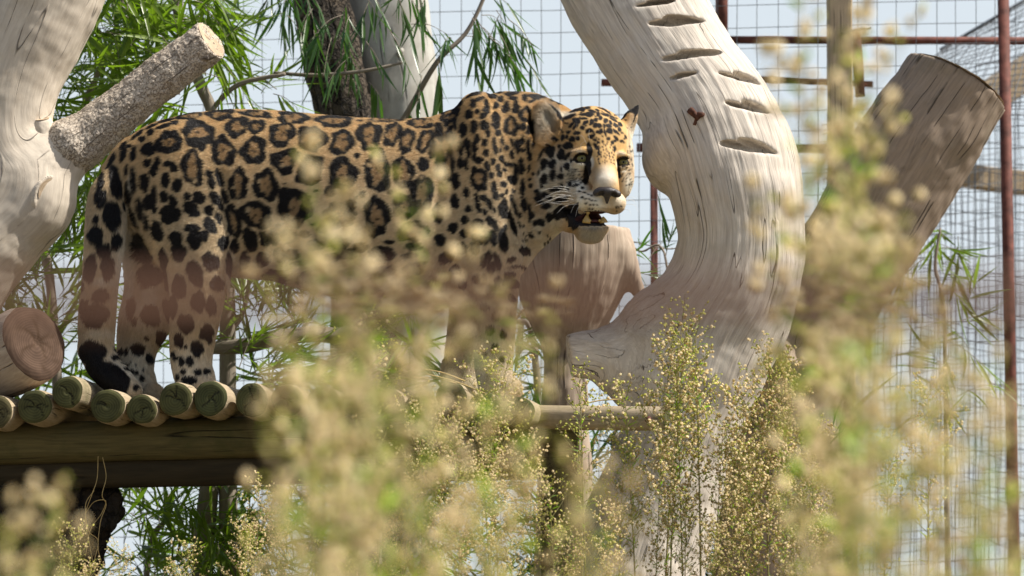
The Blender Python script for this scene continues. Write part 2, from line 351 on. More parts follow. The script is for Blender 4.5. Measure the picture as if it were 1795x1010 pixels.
M = dict(
 bleached=wood('bleached_wood', (.72, .65, .555), (.40, .34, .28), stain=(.40, .36, .31), grain=170, along=6, crack=.007, stain_amt=.45, bump=1.0, crackf=.15, wobble=.012),
 pale=wood('pale_smooth_wood', (.68, .60, .49), (.48, .41, .33), stain=(.30, .24, .17), grain=130, along=10, crack=.008, bump=.5, stain_amt=.45),
 rough=wood('flaky_bark', (.64, .55, .44), (.40, .33, .26), stain=(.55, .50, .43), grain=110, along=22, crack=.01, bump=.7, bark=(75, (.25, .195, .145)), bumpd=.006),
 slab=wood('split_wood', (.50, .41, .32), (.27, .20, .15), grain=130, along=4, crack=.014, bump=.8),
 shaded=wood('weathered_brown_wood', (.36, .28, .21), (.20, .155, .115), stain=(.15, .13, .085), grain=170, along=10, crack=.012, bump=.8),
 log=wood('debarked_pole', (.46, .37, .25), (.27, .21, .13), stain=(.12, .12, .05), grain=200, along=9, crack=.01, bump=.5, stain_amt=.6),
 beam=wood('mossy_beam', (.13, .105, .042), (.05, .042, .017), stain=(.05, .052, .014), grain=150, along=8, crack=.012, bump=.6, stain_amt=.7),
 cut=endgrain('cut_end', (.115, .112, .042), (.05, .05, .02), (.008, .006, .004)),
 cutbrown=endgrain('weathered_cut_end', (.135, .115, .052), (.06, .052, .025), (.008, .006, .004)),
 cutolive=endgrain('olive_cut_end', (.10, .104, .04), (.044, .048, .02), (.015, .012, .01)),
 cutmid=endgrain('brown_cut_end', (.15, .095, .065), (.075, .046, .032), (.06, .035, .02)),
 cutpale=endgrain('pale_cut_end', (.60, .47, .33), (.36, .27, .18), (.08, .05, .03)),
 beamshade=wood('shade_dark_beam', (.045, .034, .018), (.018, .014, .008), grain=120, along=8, crack=.012, bump=.6),  # lower beam: the shade it lies in is put into its colour
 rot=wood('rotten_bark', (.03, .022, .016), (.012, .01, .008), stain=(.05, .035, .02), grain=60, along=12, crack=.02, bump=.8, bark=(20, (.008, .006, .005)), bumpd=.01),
 darkbark=wood('dark_rough_bark', (.095, .075, .055), (.03, .024, .018), stain=(.16, .12, .08), grain=90, along=26, crack=.03, bump=1.0, bark=(34, (.012, .010, .008)), bumpd=.012),
 palebark=wood('pale_gum_bark', (.50, .49, .44), (.36, .34, .30), stain=(.22, .19, .15), grain=40, along=14, crack=.004, bump=.3, stain_amt=.5),
 stem=wood('grey_stem_bark', (.28, .24, .19), (.16, .13, .10), grain=140, along=20, crack=.006, bump=.5),
 rust=plain('rusty_steel', (.13, .045, .032), .75, .5, 25, .4, 0, .3),
 knot=plain('brown_knot', (.10, .045, .03), .8, .4, 60, .4, 0, .2),
 rustbar=plain('rusted_rail', (.155, .08, .05), .8, .35, 14, .4, 0, .3),
 wire=plain('galvanised_wire', (.16, .17, .18), .5, .3, 20, 0, .5),
 timber=wood('sawn_timber', (.42, .33, .22), (.26, .20, .13), grain=120, along=5, crack=.01, bump=.5),
 twine=plain('straw_twine', (.42, .30, .12), .8, .3, 40, .2),
 leaf=leafy('narrow_leaf', (.045, .085, .014), (.18, .25, .035), .42, .32),
 leafd=leafy('dark_narrow_leaf', (.018, .06, .02), (.07, .14, .03), .35, .3),
 weedleaf=leafy('weed_leaf', (.12, .24, .03), (.30, .40, .06), .4, .5),
 weedstem=leafy('weed_stem', (.22, .24, .07), (.40, .31, .14), .2, .6, (1.2, 1.2, .6)),
 head=leafy('seed_head', (.60, .45, .19), (.90, .78, .50), .4, .7, (1.1, 1.05, .85)),
 bud=leafy('green_bud', (.36, .38, .05), (.64, .60, .13), .35, .6, (1.2, 1.3, .6)),
 ground=plain('ground_soil', (.14, .11, .06), .95, .4, 3, .3),
)
# ---------------------------------------------------------------- the coat: one entry per marking  (x y half-width half-height tilt)
SOLID = """295 231 15 5 15;295 216 17 5 15;313 225 8 6 0;270 226 12 5 25;271 240 8 8 0;256 250 8 6 0;246 240 14 5 45;221 259 10 5 50;
222 276 7 16 8;241 277 7 14 5;232 262 7 4 0;268 273 14 13 0;199 286 6 16 20;236 233 14 4 35;265 217 14 3 20;303 206 20 3 12;229 305 5 11 0;244 325 7 23 -6;
268 297 8 8 0;285 301 7 13 10;279 312 7 12 0;305 300 9 7 0;316 307 7 10 -15;209 325 12 30 -8;184 325 6 20 8;184 355 11 17 0;231 331 5 8 0;234 352 8 16 -15;245 388 5 22 -20;
264 331 9 18 -5;280 356 6 20 0;271 366 9 15 0;281 377 6 9 0;256 373 7 20 -8;267 399 5 15 -5;300 328 9 14 0;321 338 9 13 10;298 357 8 11 0;314 366 8 13 -20;309 388 19 17 0;
339 356 6 9 0;359 359 11 12 -30;345 377 13 14 -25;352 385 10 9 0;376 318 6 8 -10;380 333 7 11 -15;393 324 7 18 -15;389 364 8 20 -35;402 356 6 14 -15;376 380 8 10 10;392 393 5 12 -15;
378 407 10 16 -30;286 416 11 20 -15;320 430 13 15 0;323 450 13 15 0;348 412 14 8 0;352 431 13 18 0;369 425 8 11 -15;203 385 15 26 0;177 392 6 9 0;177 420 15 17 -10;222 363 4 9 0;210 428 8 16 15;
190 440 13 8 0;250 432 15 20 -20;400 435 9 14 10;418 438 8 12 15;362 269 7 9 0;395 255 8 9 0;613 206 28 3 -4;561 201 22 2 -3;634 217 6 2 0;762 273 6 14 5;631 286 5 5 0;746 300 10 11 0;
774 291 7 22 3;773 241 7 16 -8;790 243 6 14 15;641 354 6 5 0;689 350 5 5 0;631 360 2 3 0;771 385 9 17 0;688 435 9 3 0;507 335 3 2 0;496 405 5 3 0;556 406 4 2 0;561 347 3 2 0;
446 428 11 20 -18;471 427 8 13 -20;487 425 8 14 -15;514 424 13 12 0;541 421 9 6 0;572 414 8 7 0;168 476 12 26 8;197 475 12 22 0;191 448 13 11 0;186 524 15 13 0;158 544 9 16 0;
176 558 24 22 0;172 620 24 20 0;150 505 8 14 0;255 448 20 12 -20;264 482 22 22 -10;294 489 7 28 -8;230 537 9 22 0;264 551 17 20 0;293 540 9 20 -5;236 561 6 7 0;257 591 5 4 0;
282 588 10 14 0;211 612 6 7 0;221 612 5 7 0;241 609 13 12 0;260 625 7 10 0;209 630 5 6 0;230 649 6 5 0;239 650 4 4 0;248 661 5 6 0;222 637 5 4 0;250 645 2 3 0;228 632 2 2 0;237 637 2 2 0;247 683 5 6 0;
295 461 9 17 -5;325 454 14 15 0;379 468 14 17 -10;407 470 6 20 0;388 505 12 13 0;352 489 14 24 -22;324 510 14 21 -15;357 537 14 18 0;378 543 9 18 0;311 542 10 22 -5;335 574 14 19 -20;
370 588 12 15 15;323 602 9 13 -10;354 616 12 14 0;335 614 3 4 0;374 600 5 7 0;312 625 5 5 0;328 638 6 9 0;342 638 8 9 -10;317 632 6 5 0;356 657 7 7 0;370 656 7 6 0;331 656 6 5 0;347 672 9 8 0;335 670 8 7 0;320 665 5 6 0;
434 461 8 13 8;467 460 11 11 0;498 455 9 12 -40;495 486 23 9 -8;548 494 14 13 0;541 468 20 4 0;675 454 22 11 0;730 442 14 7 0;723 457 12 5 0;672 482 25 9 5;730 479 21 10 12;707 500 18 9 0;
663 508 15 7 0;612 455 18 9 0;602 488 20 9 0;640 520 18 8 0;590 460 12 7 0;760 505 16 8 0;785 460 12 9 0;775 430 9 10 0;800 480 10 8 0;
812 445 10 9 0;834 446 7 11 -25;840 431 8 11 -35;854 432 5 8 0;866 428 7 13 -10;883 432 8 19 -10;850 467 6 11 0;858 460 6 9 0;862 479 7 11 0;873 468 6 14 -20;850 495 5 7 0;
873 502 6 9 0;861 516 9 9 0;836 496 7 7 0;812 503 8 6 0;921 443 11 7 10;897 464 9 4 25;912 471 20 2 20;894 489 10 5 10;896 503 14 9 0;896 528 7 6 0;933 417 6 3 -20;922 426 4 2 0;
850 545 8 7 0;870 560 7 9 0;890 555 6 7 0;860 585 8 8 0;882 592 6 7 0;868 615 6 7 0;850 625 5 6 0;880 635 5 5 0;862 650 5 5 0;
808 186 8 5 20;836 172 18 4 22;865 174 8 8 0;880 164 7 3 0;901 168 14 5 12;880 180 5 6 0;923 178 5 8 0;945 176 14 5 -10;935 185 8 3 20;978 183 11 5 10;832 192 5 8 0;843 184 8 4 30;
854 193 4 9 0;855 204 6 8 0;849 215 7 5 30;840 207 4 5 0;871 195 5 8 25;889 197 6 12 15;902 179 8 5 0;907 196 6 11 0;905 203 7 5 0;825 211 7 9 0;815 238 7 13 0;834 235 6 13 5;851 232 8 8 0;
871 218 7 10 0;871 232 7 6 0;918 232 5 7 0;934 228 7 14 30;932 240 9 5 30;804 201 5 9 10;801 225 4 12 0;790 207 12 3 35;772 234 7 12 0;776 246 5 13 0;796 257 4 13 20;810 272 5 13 5;
822 265 6 10 0;824 280 4 10 0;839 256 5 9 0;835 272 5 14 5;857 246 4 8 0;852 263 5 7 0;875 245 5 6 20;855 281 4 6 0;868 261 3 9 0;870 275 4 8 -10;882 259 3 9 -5;890 271 4 5 0;899 281 4 8 -10;
879 275 2 4 0;900 261 3 7 -10;909 267 5 13 0;917 257 4 8 0;928 268 4 13 0;938 260 3 10 5;918 274 4 4 0;931 282 5 9 0;761 275 6 15 0;810 298 6 10 0;820 301 4 9 0;834 288 4 9 0;842 294 7 6 0;
851 341 5 5 0;866 295 4 5 0;856 305 4 10 -15;863 320 4 6 -10;875 305 4 6 0;877 316 4 6 0;881 290 5 6 0;889 298 6 4 -15;898 299 5 4 0;886 309 4 4 0;906 312 4 17 0;900 325 9 8 0;915 292 4 5 0;
916 306 6 9 0;930 305 3 8 20;939 313 3 3 0;932 323 4 3 15;934 334 4 4 0;884 334 5 6 -20;901 344 3 4 0;889 348 3 5 0;868 340 5 9 0;871 355 5 8 -10;881 354 4 4 0;838 359 4 9 0;841 375 5 10 -15;
850 359 6 6 0;860 369 5 10 -10;852 383 4 6 0;868 380 3 5 0;884 378 8 14 0;885 368 5 9 0;899 401 5 20 -15;888 389 8 6 0;898 359 3 8 -8;905 376 3 13 -15;918 340 4 18 0;920 368 6 11 0;912 387 3 5 0;
931 373 4 7 0;934 386 6 7 0;949 358 6 6 0;946 344 5 4 -30;838 403 9 8 0;835 409 4 6 0;846 405 4 8 0;861 398 6 9 0;870 408 5 10 -15;887 411 3 6 0;912 404 2 4 0;820 350 5 9 0;824 378 6 6 0;
817 397 7 7 0;942 397 3 6 30;802 330 7 14 0;800 365 7 12 0;560 440 14 9 0;600 438 16 9 0;637 445 12 8 0;520 455 12 9 0;585 350 9 9 0;622 372 8 9 0;797 410 8 9 0;815 420 6 7 0;
1008 203 9 3 10;1019 202 5 5 0;1029 199 5 3 0;997 216 10 3.5 10;1022 213 7 2.5 0;1032 213 6 4.5 0;1021 221 6 2.5 -5;1010 226 6 5 0;1024 230 5 3 35;1035 229 4 5 0;1020 239 4 3 0;
1031 245 6 3.5 10;1001 233 5 2.5 45;1008 237 5 2.5 35;996 246 4 3 20;1010 249 4.5 3 15;1002 259 4.5 4.5 0;993 255 3 2 40;986 256 3 5 0;975 259 4 2.5 20;1011 258 3 3 0;995 270 7 5 -10;981 270 3 2.5 30;
966 277 7 7 0;969 285 4 6 0;985 285 5 9 0;1035 255 5 3 25;1041 261 3 2 0;1046 265 2.5 2.5 0;1043 225 3.5 4 0;1051 221 3 4 0;1047 213 3 5 0;1037 207 6 2.5 -25;1046 205 4 2.5 -25;1060 213 7 3 -15;
1072 216 6 2 -25;1074 222 6 2.5 -20;1060 226 3.5 4 0;1068 229 2.5 4 -20;1085 229 5 4 -50;1077 233 3 5 -30;1084 240 2.5 4 -20;1065 236 5 3 -20;1067 243 4 3 0;1065 247 5 2.5 -10;1078 246 6 3 -35;
1042 236 4 4.5 0;1049 236 3 4 0;1057 237 2 5 0;1045 248 4 2.5 0;1051 246 3 4 0;1058 247 1.6 8 -15;1078 257 5 2.5 -40;1064 258 3 2.5 0;1076 262 3 2 0;1088 261 3 2.5 0;1071 265 2.5 3 0;1095 251 2 4 -25;
1043 274 3 7 -30;1047 285 2 6 0;1075 277 2 5 0;1031 278 4 12 -5;1056 201 8 2 -25;1064 206 6 2 -35;1026 193 9 2 0;1037 192 6 2 0;958 299 5.5 9 0;960 325 5.5 8 0;974 321 4 8 -10;972 302 5 7 0;
986 323 4 4.5 -30;986 312 2 3.5 0;994 306 4 4.5 0;995 311 3 3 0;979 343 8 3.5 0;987 337 2 4 -10;1000 338 2.5 4 0;996 346 1.5 4 -15;1008 341 6 2 15;1019 345 3 2.5 0;995 289 3 6 35;1001 297 2 4 0;
949 311 2 5 0;952 281 2 10 25;957 336 3 3 0;948 347 5 4 -30;1014 352 3 1.5 -15;1022 356 3 1.5 -15;1029 359 2 1.3 0;1034 361 2 1.3 0;1018 365 2.5 1.5 0;1024 367 2.5 1.3 0;1030 368 2 1.3 0;1035 370 2 1.2 0;
1040 371 1.5 1 0;1024 375 2.5 1.3 0;1031 378 2 1.2 0;1037 378 1.8 1.1 0;1043 378 1.4 1 0;1030 383 1.8 1 0;1035 383 1.5 1 0;1076 380 1.4 1 0;1080 380 1.4 1 0;1085 379 1.4 1 0;1077 385 1.5 1 0;
1000 390 6 14 0;1008 398 8 12 0;1029 303 4 9 0;1027 318 5 13 6;1024 331 4 6 10;1083 313 3 8 -10;977 210 3 15 -38;985 362 9 4 0;985 382 12 9 0;963 352 8 5 -20;961 368 8 5 15;966 386 6 6 0;951 395 6 5 0"""
RING = """305 262 22 21 0 9 8;355 245 27 24 0 14 10;347 307 17 31 -5 8 20;334 209 22 9 5 10 3;390 206 25 12 0 10 4;426 335 16 27 0 6 18;474 337 22 25 0 9 16;452 275 22 23 0 10 12;
399 277 20 26 -8 9 14;499 245 21 23 0 11 13;552 254 24 23 0 13 11;420 232 18 20 15 7 10;454 231 15 13 0 6 6;452 206 27 8 -8 9 3;517 212 28 13 -8 13 6;589 219 33 12 -3 16 6;681 215 32 5 0 14 2;
741 222 22 11 0 12 6;604 261 19 24 5 9 17;651 248 20 28 0 9 16;692 244 15 23 12 7 14;717 257 13 23 8 6 13;749 257 13 22 20 5 14;667 313 22 35 -3 12 21;711 315 17 28 0 8 19;790 303 10 28 3 3 17;
607 318 22 30 0 9 14;744 349 18 29 5 7 19;666 392 21 33 -8 9 19;714 375 20 21 0 8 8;728 417 24 17 10 11 8;524 375 29 32 5 10 15;456 387 27 22 -30 12 11;417 398 13 27 -10 4 14;
600 392 26 22 0 10 9;898 232 12 18 0 4 10;923 210 12 14 0 5 6;841 325 15 18 -20 7 9;790 207 14 20 20 7 10"""
POLY = ["481 283 521 272 530 280 517 316 503 319 489 301 481 298|509 294 9 8", "545 284 573 290 567 330 555 338 525 330 531 310|550 312 7 14"]
# pale fur:  x y half-width half-height strength (w from, w to)
WHITE = """470 505 70 28 .8;600 545 160 40 .7;225 470 22 90 .8;262 520 45 60 .55;235 640 40 45 .85;345 650 45 40 .55;860 660 60 60 .5;985 345 45 42 .75;960 410 36 45 .8;1010 325 20 18 .5;
1018 306 15 6 1;1034 303 5 12 1;1045 376 40 22 1;1038 376 46 26 1;1078 378 28 24 1;1056 338 22 24 .5;1000 345 40 28 .75;985 318 40 46 .8;1102 330 16 30 .6;1035 420 36 16 .6;962 330 22 50 .8;1089 309 9 4 .9;1079 303 3 9 .9;1085 283 9 5 .5;1112 260 14 60 .8;1015 283 12 4 .5;
238 330 5 22 .8;230 390 8 34 .7;185 590 30 10 .5;170 640 30 5 .35;196 500 26 9 .55;975 375 20 16 .8;930 440 34 50 .45;960 222 20 36 .6;985 208 22 8 .9;1056 330 20 20 .35;418 475 14 25 .6;505 465 60 20 .5"""
def parse(s_): return [list(map(float, e.split())) for e in s_.replace('\n', '').split(';') if e.strip()]

class Coat:
    """marking maps over the flank; both flanks carry the same markings"""
    U0, V0, U1, V1, K = 120, 140, 1140, 720, 2
    def __init__(s):
        W, H = (s.U1-s.U0)*s.K, (s.V1-s.V0)*s.K; s.dark = np.zeros((H, W), np.float32); s.inner = np.zeros((H, W), np.float32)
        uu, vv = np.meshgrid(s.U0+(np.arange(W)+.5)/s.K, s.V0+(np.arange(H)+.5)/s.K)
        q = np.stack([uu.ravel()*.09, vv.ravel()*.09, uu.ravel()*0], 1)
        n1 = pnoise(q).reshape(H, W); n2 = pnoise(q+31.7).reshape(H, W); q *= 3.3; n1 += .5*pnoise(q).reshape(H, W); n2 += .5*pnoise(q+9.1).reshape(H, W)
        s.wu, s.wv = uu+n1*1.6, vv+n2*1.6; s.rn = np.random.default_rng(11)
        for e in parse(RING):
            x, y, a, b, t, c, d = e; a *= 1.09; b *= 1.08
            s.blob(x, y, a, b, t, s.dark, 1, .5); s.hole(x, y, c, d, t)
            for _ in range(2 if c > 8 else (1 if c > 5 else 0)):
                s.blob(x+s.rn.uniform(-.4, .4)*c, y+s.rn.uniform(-.5, .5)*d, s.rn.uniform(1.5, 3), s.rn.uniform(1.5, 3.2), 0, s.dark, .85)
        for p in POLY:
            a, b = p.split('|'); s.poly(np.array(list(map(float, a.split()))).reshape(-1, 2)); x, y, c, d = map(float, b.split()); s.hole(x, y, c, d, 0)
        for x, y, a, b, t in parse(SOLID):
            g_ = 1.0 if x < 430 else 1.12 if x < 780 else (1.12 if x < 940 else 1.28); a *= g_; b *= g_
            s.blob(x, y, a, b, t, s.dark, 1, .35 if max(a, b) > 6 else .15)
        # clusters of small flecks: between the brows, under both eyes, on the crown
        for (x0, y0, x1, y1, n_, a, b, t) in ((1044, 264, 1074, 306, 46, 1.5, 2.3, 0), (996, 312, 1024, 336, 30, 3, 1.2, 30), (1088, 306, 1106, 334, 16, 2.6, 1.1, 45), (1052, 192, 1090, 212, 9, 3, 1.3, -30), (1038, 208, 1100, 264, 26, 2.6, 2.0, -20), (1000, 205, 1040, 262, 12, 2.6, 2.0, 20), (1094, 262, 1108, 300, 9, 1.6, 2.6, 0), (955, 400, 990, 440, 9, 2, 3, 0), (905, 395, 950, 430, 12, 2.5, 2, 20), (980, 225, 1000, 250, 5, 2, 2, 40)):
            pts = []
            for _ in range(n_*20):
                p = (s.rn.uniform(x0, x1), s.rn.uniform(y0, y1))
                if all((p[0]-q_[0])**2+(p[1]-q_[1])**2 > 14 for q_ in pts): pts.append(p)
                if len(pts) >= n_: break
            for p in pts: s.blob(p[0], p[1], a*s.rn.uniform(.7, 1.2), b*s.rn.uniform(.7, 1.2), t+s.rn.uniform(-15, 15), s.dark, .95, .1)
        # tip and last rings of the tail
        s.blob(200, 664, 44, 24, -32, s.dark, 1, .2)
    def _win(s, x, y, m):
        i0, i1 = int((y-m-s.V0)*s.K), int((y+m-s.V0)*s.K); j0, j1 = int((x-m-s.U0)*s.K), int((x+m-s.U0)*s.K)
        return slice(max(i0, 0), max(i1, 0)), slice(max(j0, 0), max(j1, 0))
    def _d(s, x, y, a, b, t, lump):
        w = s._win(x, y, max(a, b)*1.5+4); U, V = s.wu[w]-x, -(s.wv[w]-y); r = R(-t if b > a else t)
        X = U*math.cos(r)+V*math.sin(r); Y = -U*math.sin(r)+V*math.cos(r); th = np.arctan2(Y/b, X/a); p = s.rn.uniform(0, 6.28, 4)
        k = 1+lump*(.13*np.sin(2*th+p[0])+.16*np.sin(3*th+p[1])+.12*np.sin(5*th+p[2])+.08*np.sin(7*th+p[3]))
        return w, (np.sqrt((X/a)**2+(Y/b)**2)/k-1)*min(a, b)
    def blob(s, x, y, a, b, t, arr, val, lump=.5):
        w, d = s._d(x, y, a, b, t, lump); arr[w] = np.maximum(arr[w], val*np.clip(.5-d/1.6, 0, 1))
    def hole(s, x, y, a, b, t):
        w, d = s._d(x, y, a, b, t, .9); m = np.clip(.5-d/2.4, 0, 1); s.dark[w] *= 1-m; s.inner[w] = np.maximum(s.inner[w], m)
        # a gap or two in the ring
        if s.rn.random() < .55:
            an = s.rn.uniform(0, 6.28); w, d = s._d(x+math.cos(an)*a*1.35, y+math.sin(an)*b*1.35, 2.2+a*.18, 2.2+a*.18, 0, .3); s.dark[w] *= 1-.8*np.clip(.5-d/2.5, 0, 1)
    def poly(s, pts):
        c = pts.mean(0); w = s._win(c[0], c[1], 60); U, V = s.wu[w], s.wv[w]; ins = np.zeros(U.shape, bool); dm = np.full(U.shape, 1e9)
        for a, b in zip(pts, np.roll(pts, -1, 0)):
            t = np.clip(((U-a[0])*(b-a)[0]+(V-a[1])*(b-a)[1])/((b-a)@(b-a)), 0, 1); dm = np.minimum(dm, np.hypot(U-a[0]-t*(b-a)[0], V-a[1]-t*(b-a)[1]))
            cr = ((a[1] > V) != (b[1] > V)) & (U < (b[0]-a[0])*(V-a[1])/(b[1]-a[1]+1e-9)+a[0]); ins ^= cr
        d = np.where(ins, -dm, dm)-2; s.dark[w] = np.maximum(s.dark[w], np.clip(.5-d/1.6, 0, 1))
    def sample(s, arr, u, v):
        x = np.clip((u-s.U0)*s.K-.5, 0, arr.shape[1]-1.01); y = np.clip((v-s.V0)*s.K-.5, 0, arr.shape[0]-1.01); i, j = y.astype(int), x.astype(int); fx, fy = x-j, y-i
        return (arr[i, j]*(1-fx)+arr[i, j+1]*fx)*(1-fy)+(arr[i+1, j]*(1-fx)+arr[i+1, j+1]*fx)*fy
    def colour(s, p):
        u, v, w_ = p[:, 0], p[:, 1], p[:, 2]; dk, inn = s.sample(s.dark, u, v), s.sample(s.inner, u, v)
        n = fbm(p*.03, 3)[:, None]; n2 = pnoise(p*.22)[:, None]
        tan = np.array([.60, .41, .20]); side = np.array([.60, .475, .305]); mid = np.array([.29, .17, .07]); wh = np.array([.72, .66, .54])
        k = np.clip((v-230)/150, 0, 1)[:, None]; hd = np.clip((u-900)/60, 0, 1)[:, None]
        c = (tan*(1-hd)+np.array([.58, .365, .15])*hd)*(1-k*(1-hd))+side*k*(1-hd)
        wm = np.zeros(len(u))
        for x, y, a, b, st in parse(WHITE): wm = np.maximum(wm, st*np.clip(1.25-np.hypot((u-x)/a, (v-y)/b), 0, 1)/.6)
        wm = np.clip(wm, 0, 1)[:, None]*np.clip(.85+n*.5, 0, 1)
        c = c*(1-wm)+wh*wm; c = c*(1+.10*n+.10*n2)
        for x, y, a, b, st, bc in ((1035, 421, 26, 14, .6, (.42, .37, .30)), (1035, 409, 26, 5, .7, (.10, .08, .07)), (1037, 326, 7, 24, .7, (.24, .17, .11)), (1084, 328, 5, 14, .5, (.50, .30, .13)), (1059, 328, 15, 20, .6, (.60, .55, .47)), (1056, 300, 20, 9, .3, (.40, .25, .11))):  # face tints; shading on the nose bridge's left side is painted in
            m_ = st*np.clip(1.4-np.hypot((u-x)/a, (v-y)/b), 0, 1)[:, None]; c = c*(1-m_)+np.array(bc)*m_
        er = np.clip(1.3-np.hypot((u-962)/20, (v-226)/38), 0, 1)[:, None]; c = c*(1-.45*er)
        c = c*(1-.75*inn[:, None]*(1-wm*.6))+mid*.75*inn[:, None]*(1-wm*.6)
        c = c*(1-dk[:, None])+np.array([.012, .010, .010])*dk[:, None]
        return np.clip(c, 0, 1), dk
# ---------------------------------------------------------------- the jaguar
JY = 10.05
def fur_mat():
    m, n, l, b = nmat('fur'); a = n.new('ShaderNodeAttribute'); a.attribute_name = 'col'
    hi = n.new('ShaderNodeHairInfo'); v = math_(n, l, 'ADD', math_(n, l, 'MULTIPLY', hi.outputs['Random'], .4), .8)
    col = mixc(n, l, a.outputs['Color'], v, 1.0, 'MULTIPLY'); l.new(col, b.inputs['Base Color']); b.inputs['Roughness'].default_value = .36; b.inputs['Specular IOR Level'].default_value = .38
    tr = n.new('ShaderNodeBsdfTranslucent'); l.new(col, tr.inputs[0]); mx = n.new('ShaderNodeMixShader'); mx.inputs[0].default_value = .25
    l.new(b.outputs[0], mx.inputs[1]); l.new(tr.outputs[0], mx.inputs[2]); l.new(mx.outputs[0], n['Material Output'].inputs[0]); return m
def skin_mat():
    m, n, l, b = nmat('coat_skin'); a = n.new('ShaderNodeAttribute'); a.attribute_name = 'col'; l.new(a.outputs['Color'], b.inputs['Base Color']); b.inputs['Roughness'].default_value = .7; b.inputs['Specular IOR Level'].default_value = .15
    tc = n.new('ShaderNodeTexCoord'); z = n.new('ShaderNodeTexNoise'); z.inputs['Scale'].default_value = 300; l.new(tc.outputs['Object'], z.inputs['Vector']); bm = n.new('ShaderNodeBump'); bm.inputs['Strength'].default_value = .3; bm.inputs['Distance'].default_value = .003; l.new(z.outputs[0], bm.inputs['Height']); l.new(bm.outputs[0], b.inputs['Normal']); return m

def jaguar():
    coat = Coat()
    f = Field((136, 150, -120), (1134, 712, 172), 2.0)
    f.loft([(180, 292, 310, 14), (188, 276, 340, 26), (203, 257, 356, 42), (217, 245, 380, 58), (240, 231, 430, 76), (270, 216, 462, 90), (330, 201, 482, 100), (400, 194, 480, 100), (480, 196, 486, 97), (560, 203, 506, 101), (640, 209, 526, 107),
            (700, 212, 538, 109), (755, 208, 540, 106), (800, 191, 535, 98), (840, 172, 528, 90), (880, 163, 512, 82), (915, 166, 478, 72), (945, 172, 436, 62), (975, 182, 396, 50), (1000, 196, 350, 36), (1012, 215, 320, 18)], k=1)
    # shoulder, shoulder blade, forearm muscle, haunch
    f.ell((842, 300, 62), (52, 105, 40), -6, 18); f.ell((850, 400, 66), (58, 95, 38), 4, 22); f.ell((838, 205, 34), (34, 36, 36), 0, 16)
    f.ell((842, 320, -62), (52, 120, 36), -6, 18)
    f.ell((330, 370, 58), (78, 128, 46), 4, 26); f.ell((312, 300, 60), (58, 70, 34), 0, 26); f.ell((290, 370, -60), (62, 120, 36), 0, 26)
    f.ell((600, 380, 40), (150, 120, 72), 0, 30)
    f.cone((398, 320, 104), (420, 480, 96), 5, 7, 16, sub=True); f.cone((776, 235, 100), (770, 430, 112), 5, 6, 16, sub=True); f.cone((226, 300, 96), (250, 420, 82), 4, 6, 14, sub=True)
    # near hind leg, far hind leg
    f.chain([(352, 430, 62, 62), (352, 520, 62, 47), (344, 592, 56, 39), (342, 640, 56, 34), (350, 672, 58, 33)], 12, .85); f.cone((345, 684, 58), (366, 688, 72), 26, 22, 8)
    f.chain([(268, 420, -28, 58), (262, 500, -34, 45), (250, 560, -40, 44), (238, 600, -44, 35), (234, 640, -44, 31), (244, 672, -42, 27)], 12, .8); f.cone((244, 684, -40), (266, 690, -30), 22, 20, 8)
    # forelegs
    f.chain([(856, 440, 60, 60), (864, 530, 56, 42), (866, 600, 54, 35), (866, 650, 56, 31), (872, 676, 60, 31)], 14, .85); f.cone((868, 685, 60), (892, 688, 74), 25, 22, 8)
    f.chain([(850, 440, -55, 55), (826, 540, -56, 38), (812, 610, -56, 31), (806, 655, -56, 28), (812, 678, -54, 28)], 14, .85); f.cone((812, 686, -54), (834, 690, -44), 24, 21, 8)
    # tail, hanging behind the legs
    f.chain([(222, 290, 14, 20), (205, 322, 32, 27), (193, 354, 44, 32), (190, 400, 50, 33), (186, 450, 52, 31), (182, 500, 52, 29), (177, 560, 52, 30), (176, 615, 52, 28)], 8)
    f.chain([(176, 615, 52, 28), (190, 645, 54, 27), (212, 668, 56, 25), (238, 690, 58, 18)], 6)
    # neck and head
    f.cone((920, 270, 8), (1000, 290, 20), 92, 78, 26, .8); f.cone((930, 370, 20), (985, 340, 30), 60, 55, 22)
    f.ell((1035, 272, 36), (74, 80, 78), 0, 12); f.ell((990, 322, 52), (42, 50, 48), 0, 14); f.ell((1082, 310, 30), (29, 48, 38), 0, 12); f.ell((978, 352, 40), (34, 38, 36), 0, 14)
    f.cone((1052, 280, 96), (1059, 342, 145), 25, 22, 9); f.cone((1034, 300, 112), (1040, 330, 134), 7, 9, 10); f.ell((1050, 258, 84), (36, 34, 26), 0, 14)
    f.ell((1037, 371, 130), (31, 20, 28), -14, 7); f.ell((1074, 371, 124), (20, 19, 26), 10, 6); f.ell((1059, 352, 140), (22, 16, 22), 0, 6); f.ell((1012, 356, 96), (30, 26, 32), 20, 12)
    f.ell((1018, 281, 113), (20, 7, 11), 10, 4); f.ell((1089, 285, 92), (14, 7, 12), -12, 4); f.ell((1020, 304, 112), (18, 5, 9), -12, 4); f.ell((1089, 306, 92), (12, 5, 9), 14, 4); f.ell((1005, 312, 98), (20, 14, 14), 0, 8)
    f.cone((985, 368, 36), (1032, 404, 92), 31, 24, 12); f.ell((1000, 388, 58), (26, 22, 34), 20, 10); f.ell((1033, 411, 107), (30, 11, 30), -4, 9); f.ell((1032, 418, 98), (19, 13, 22), -4, 14)
    # mouth, eye sockets, nostril groove
    f.ell((1036, 397, 134), (30, 7.5, 40), -6, 4, sub=True); f.cone((996, 378, 88), (1012, 392, 110), 5, 8, 5, sub=True)
    f.ell((1018, 293, 131), (10.5, 5.0, 18), -12, 2, sub=True); f.ell((1090, 296, 108), (8.5, 4.8, 18), 14, 2, sub=True)
    f.cone((1060, 374, 158), (1060, 386, 152), 1.2, 1.6, 3, sub=True)
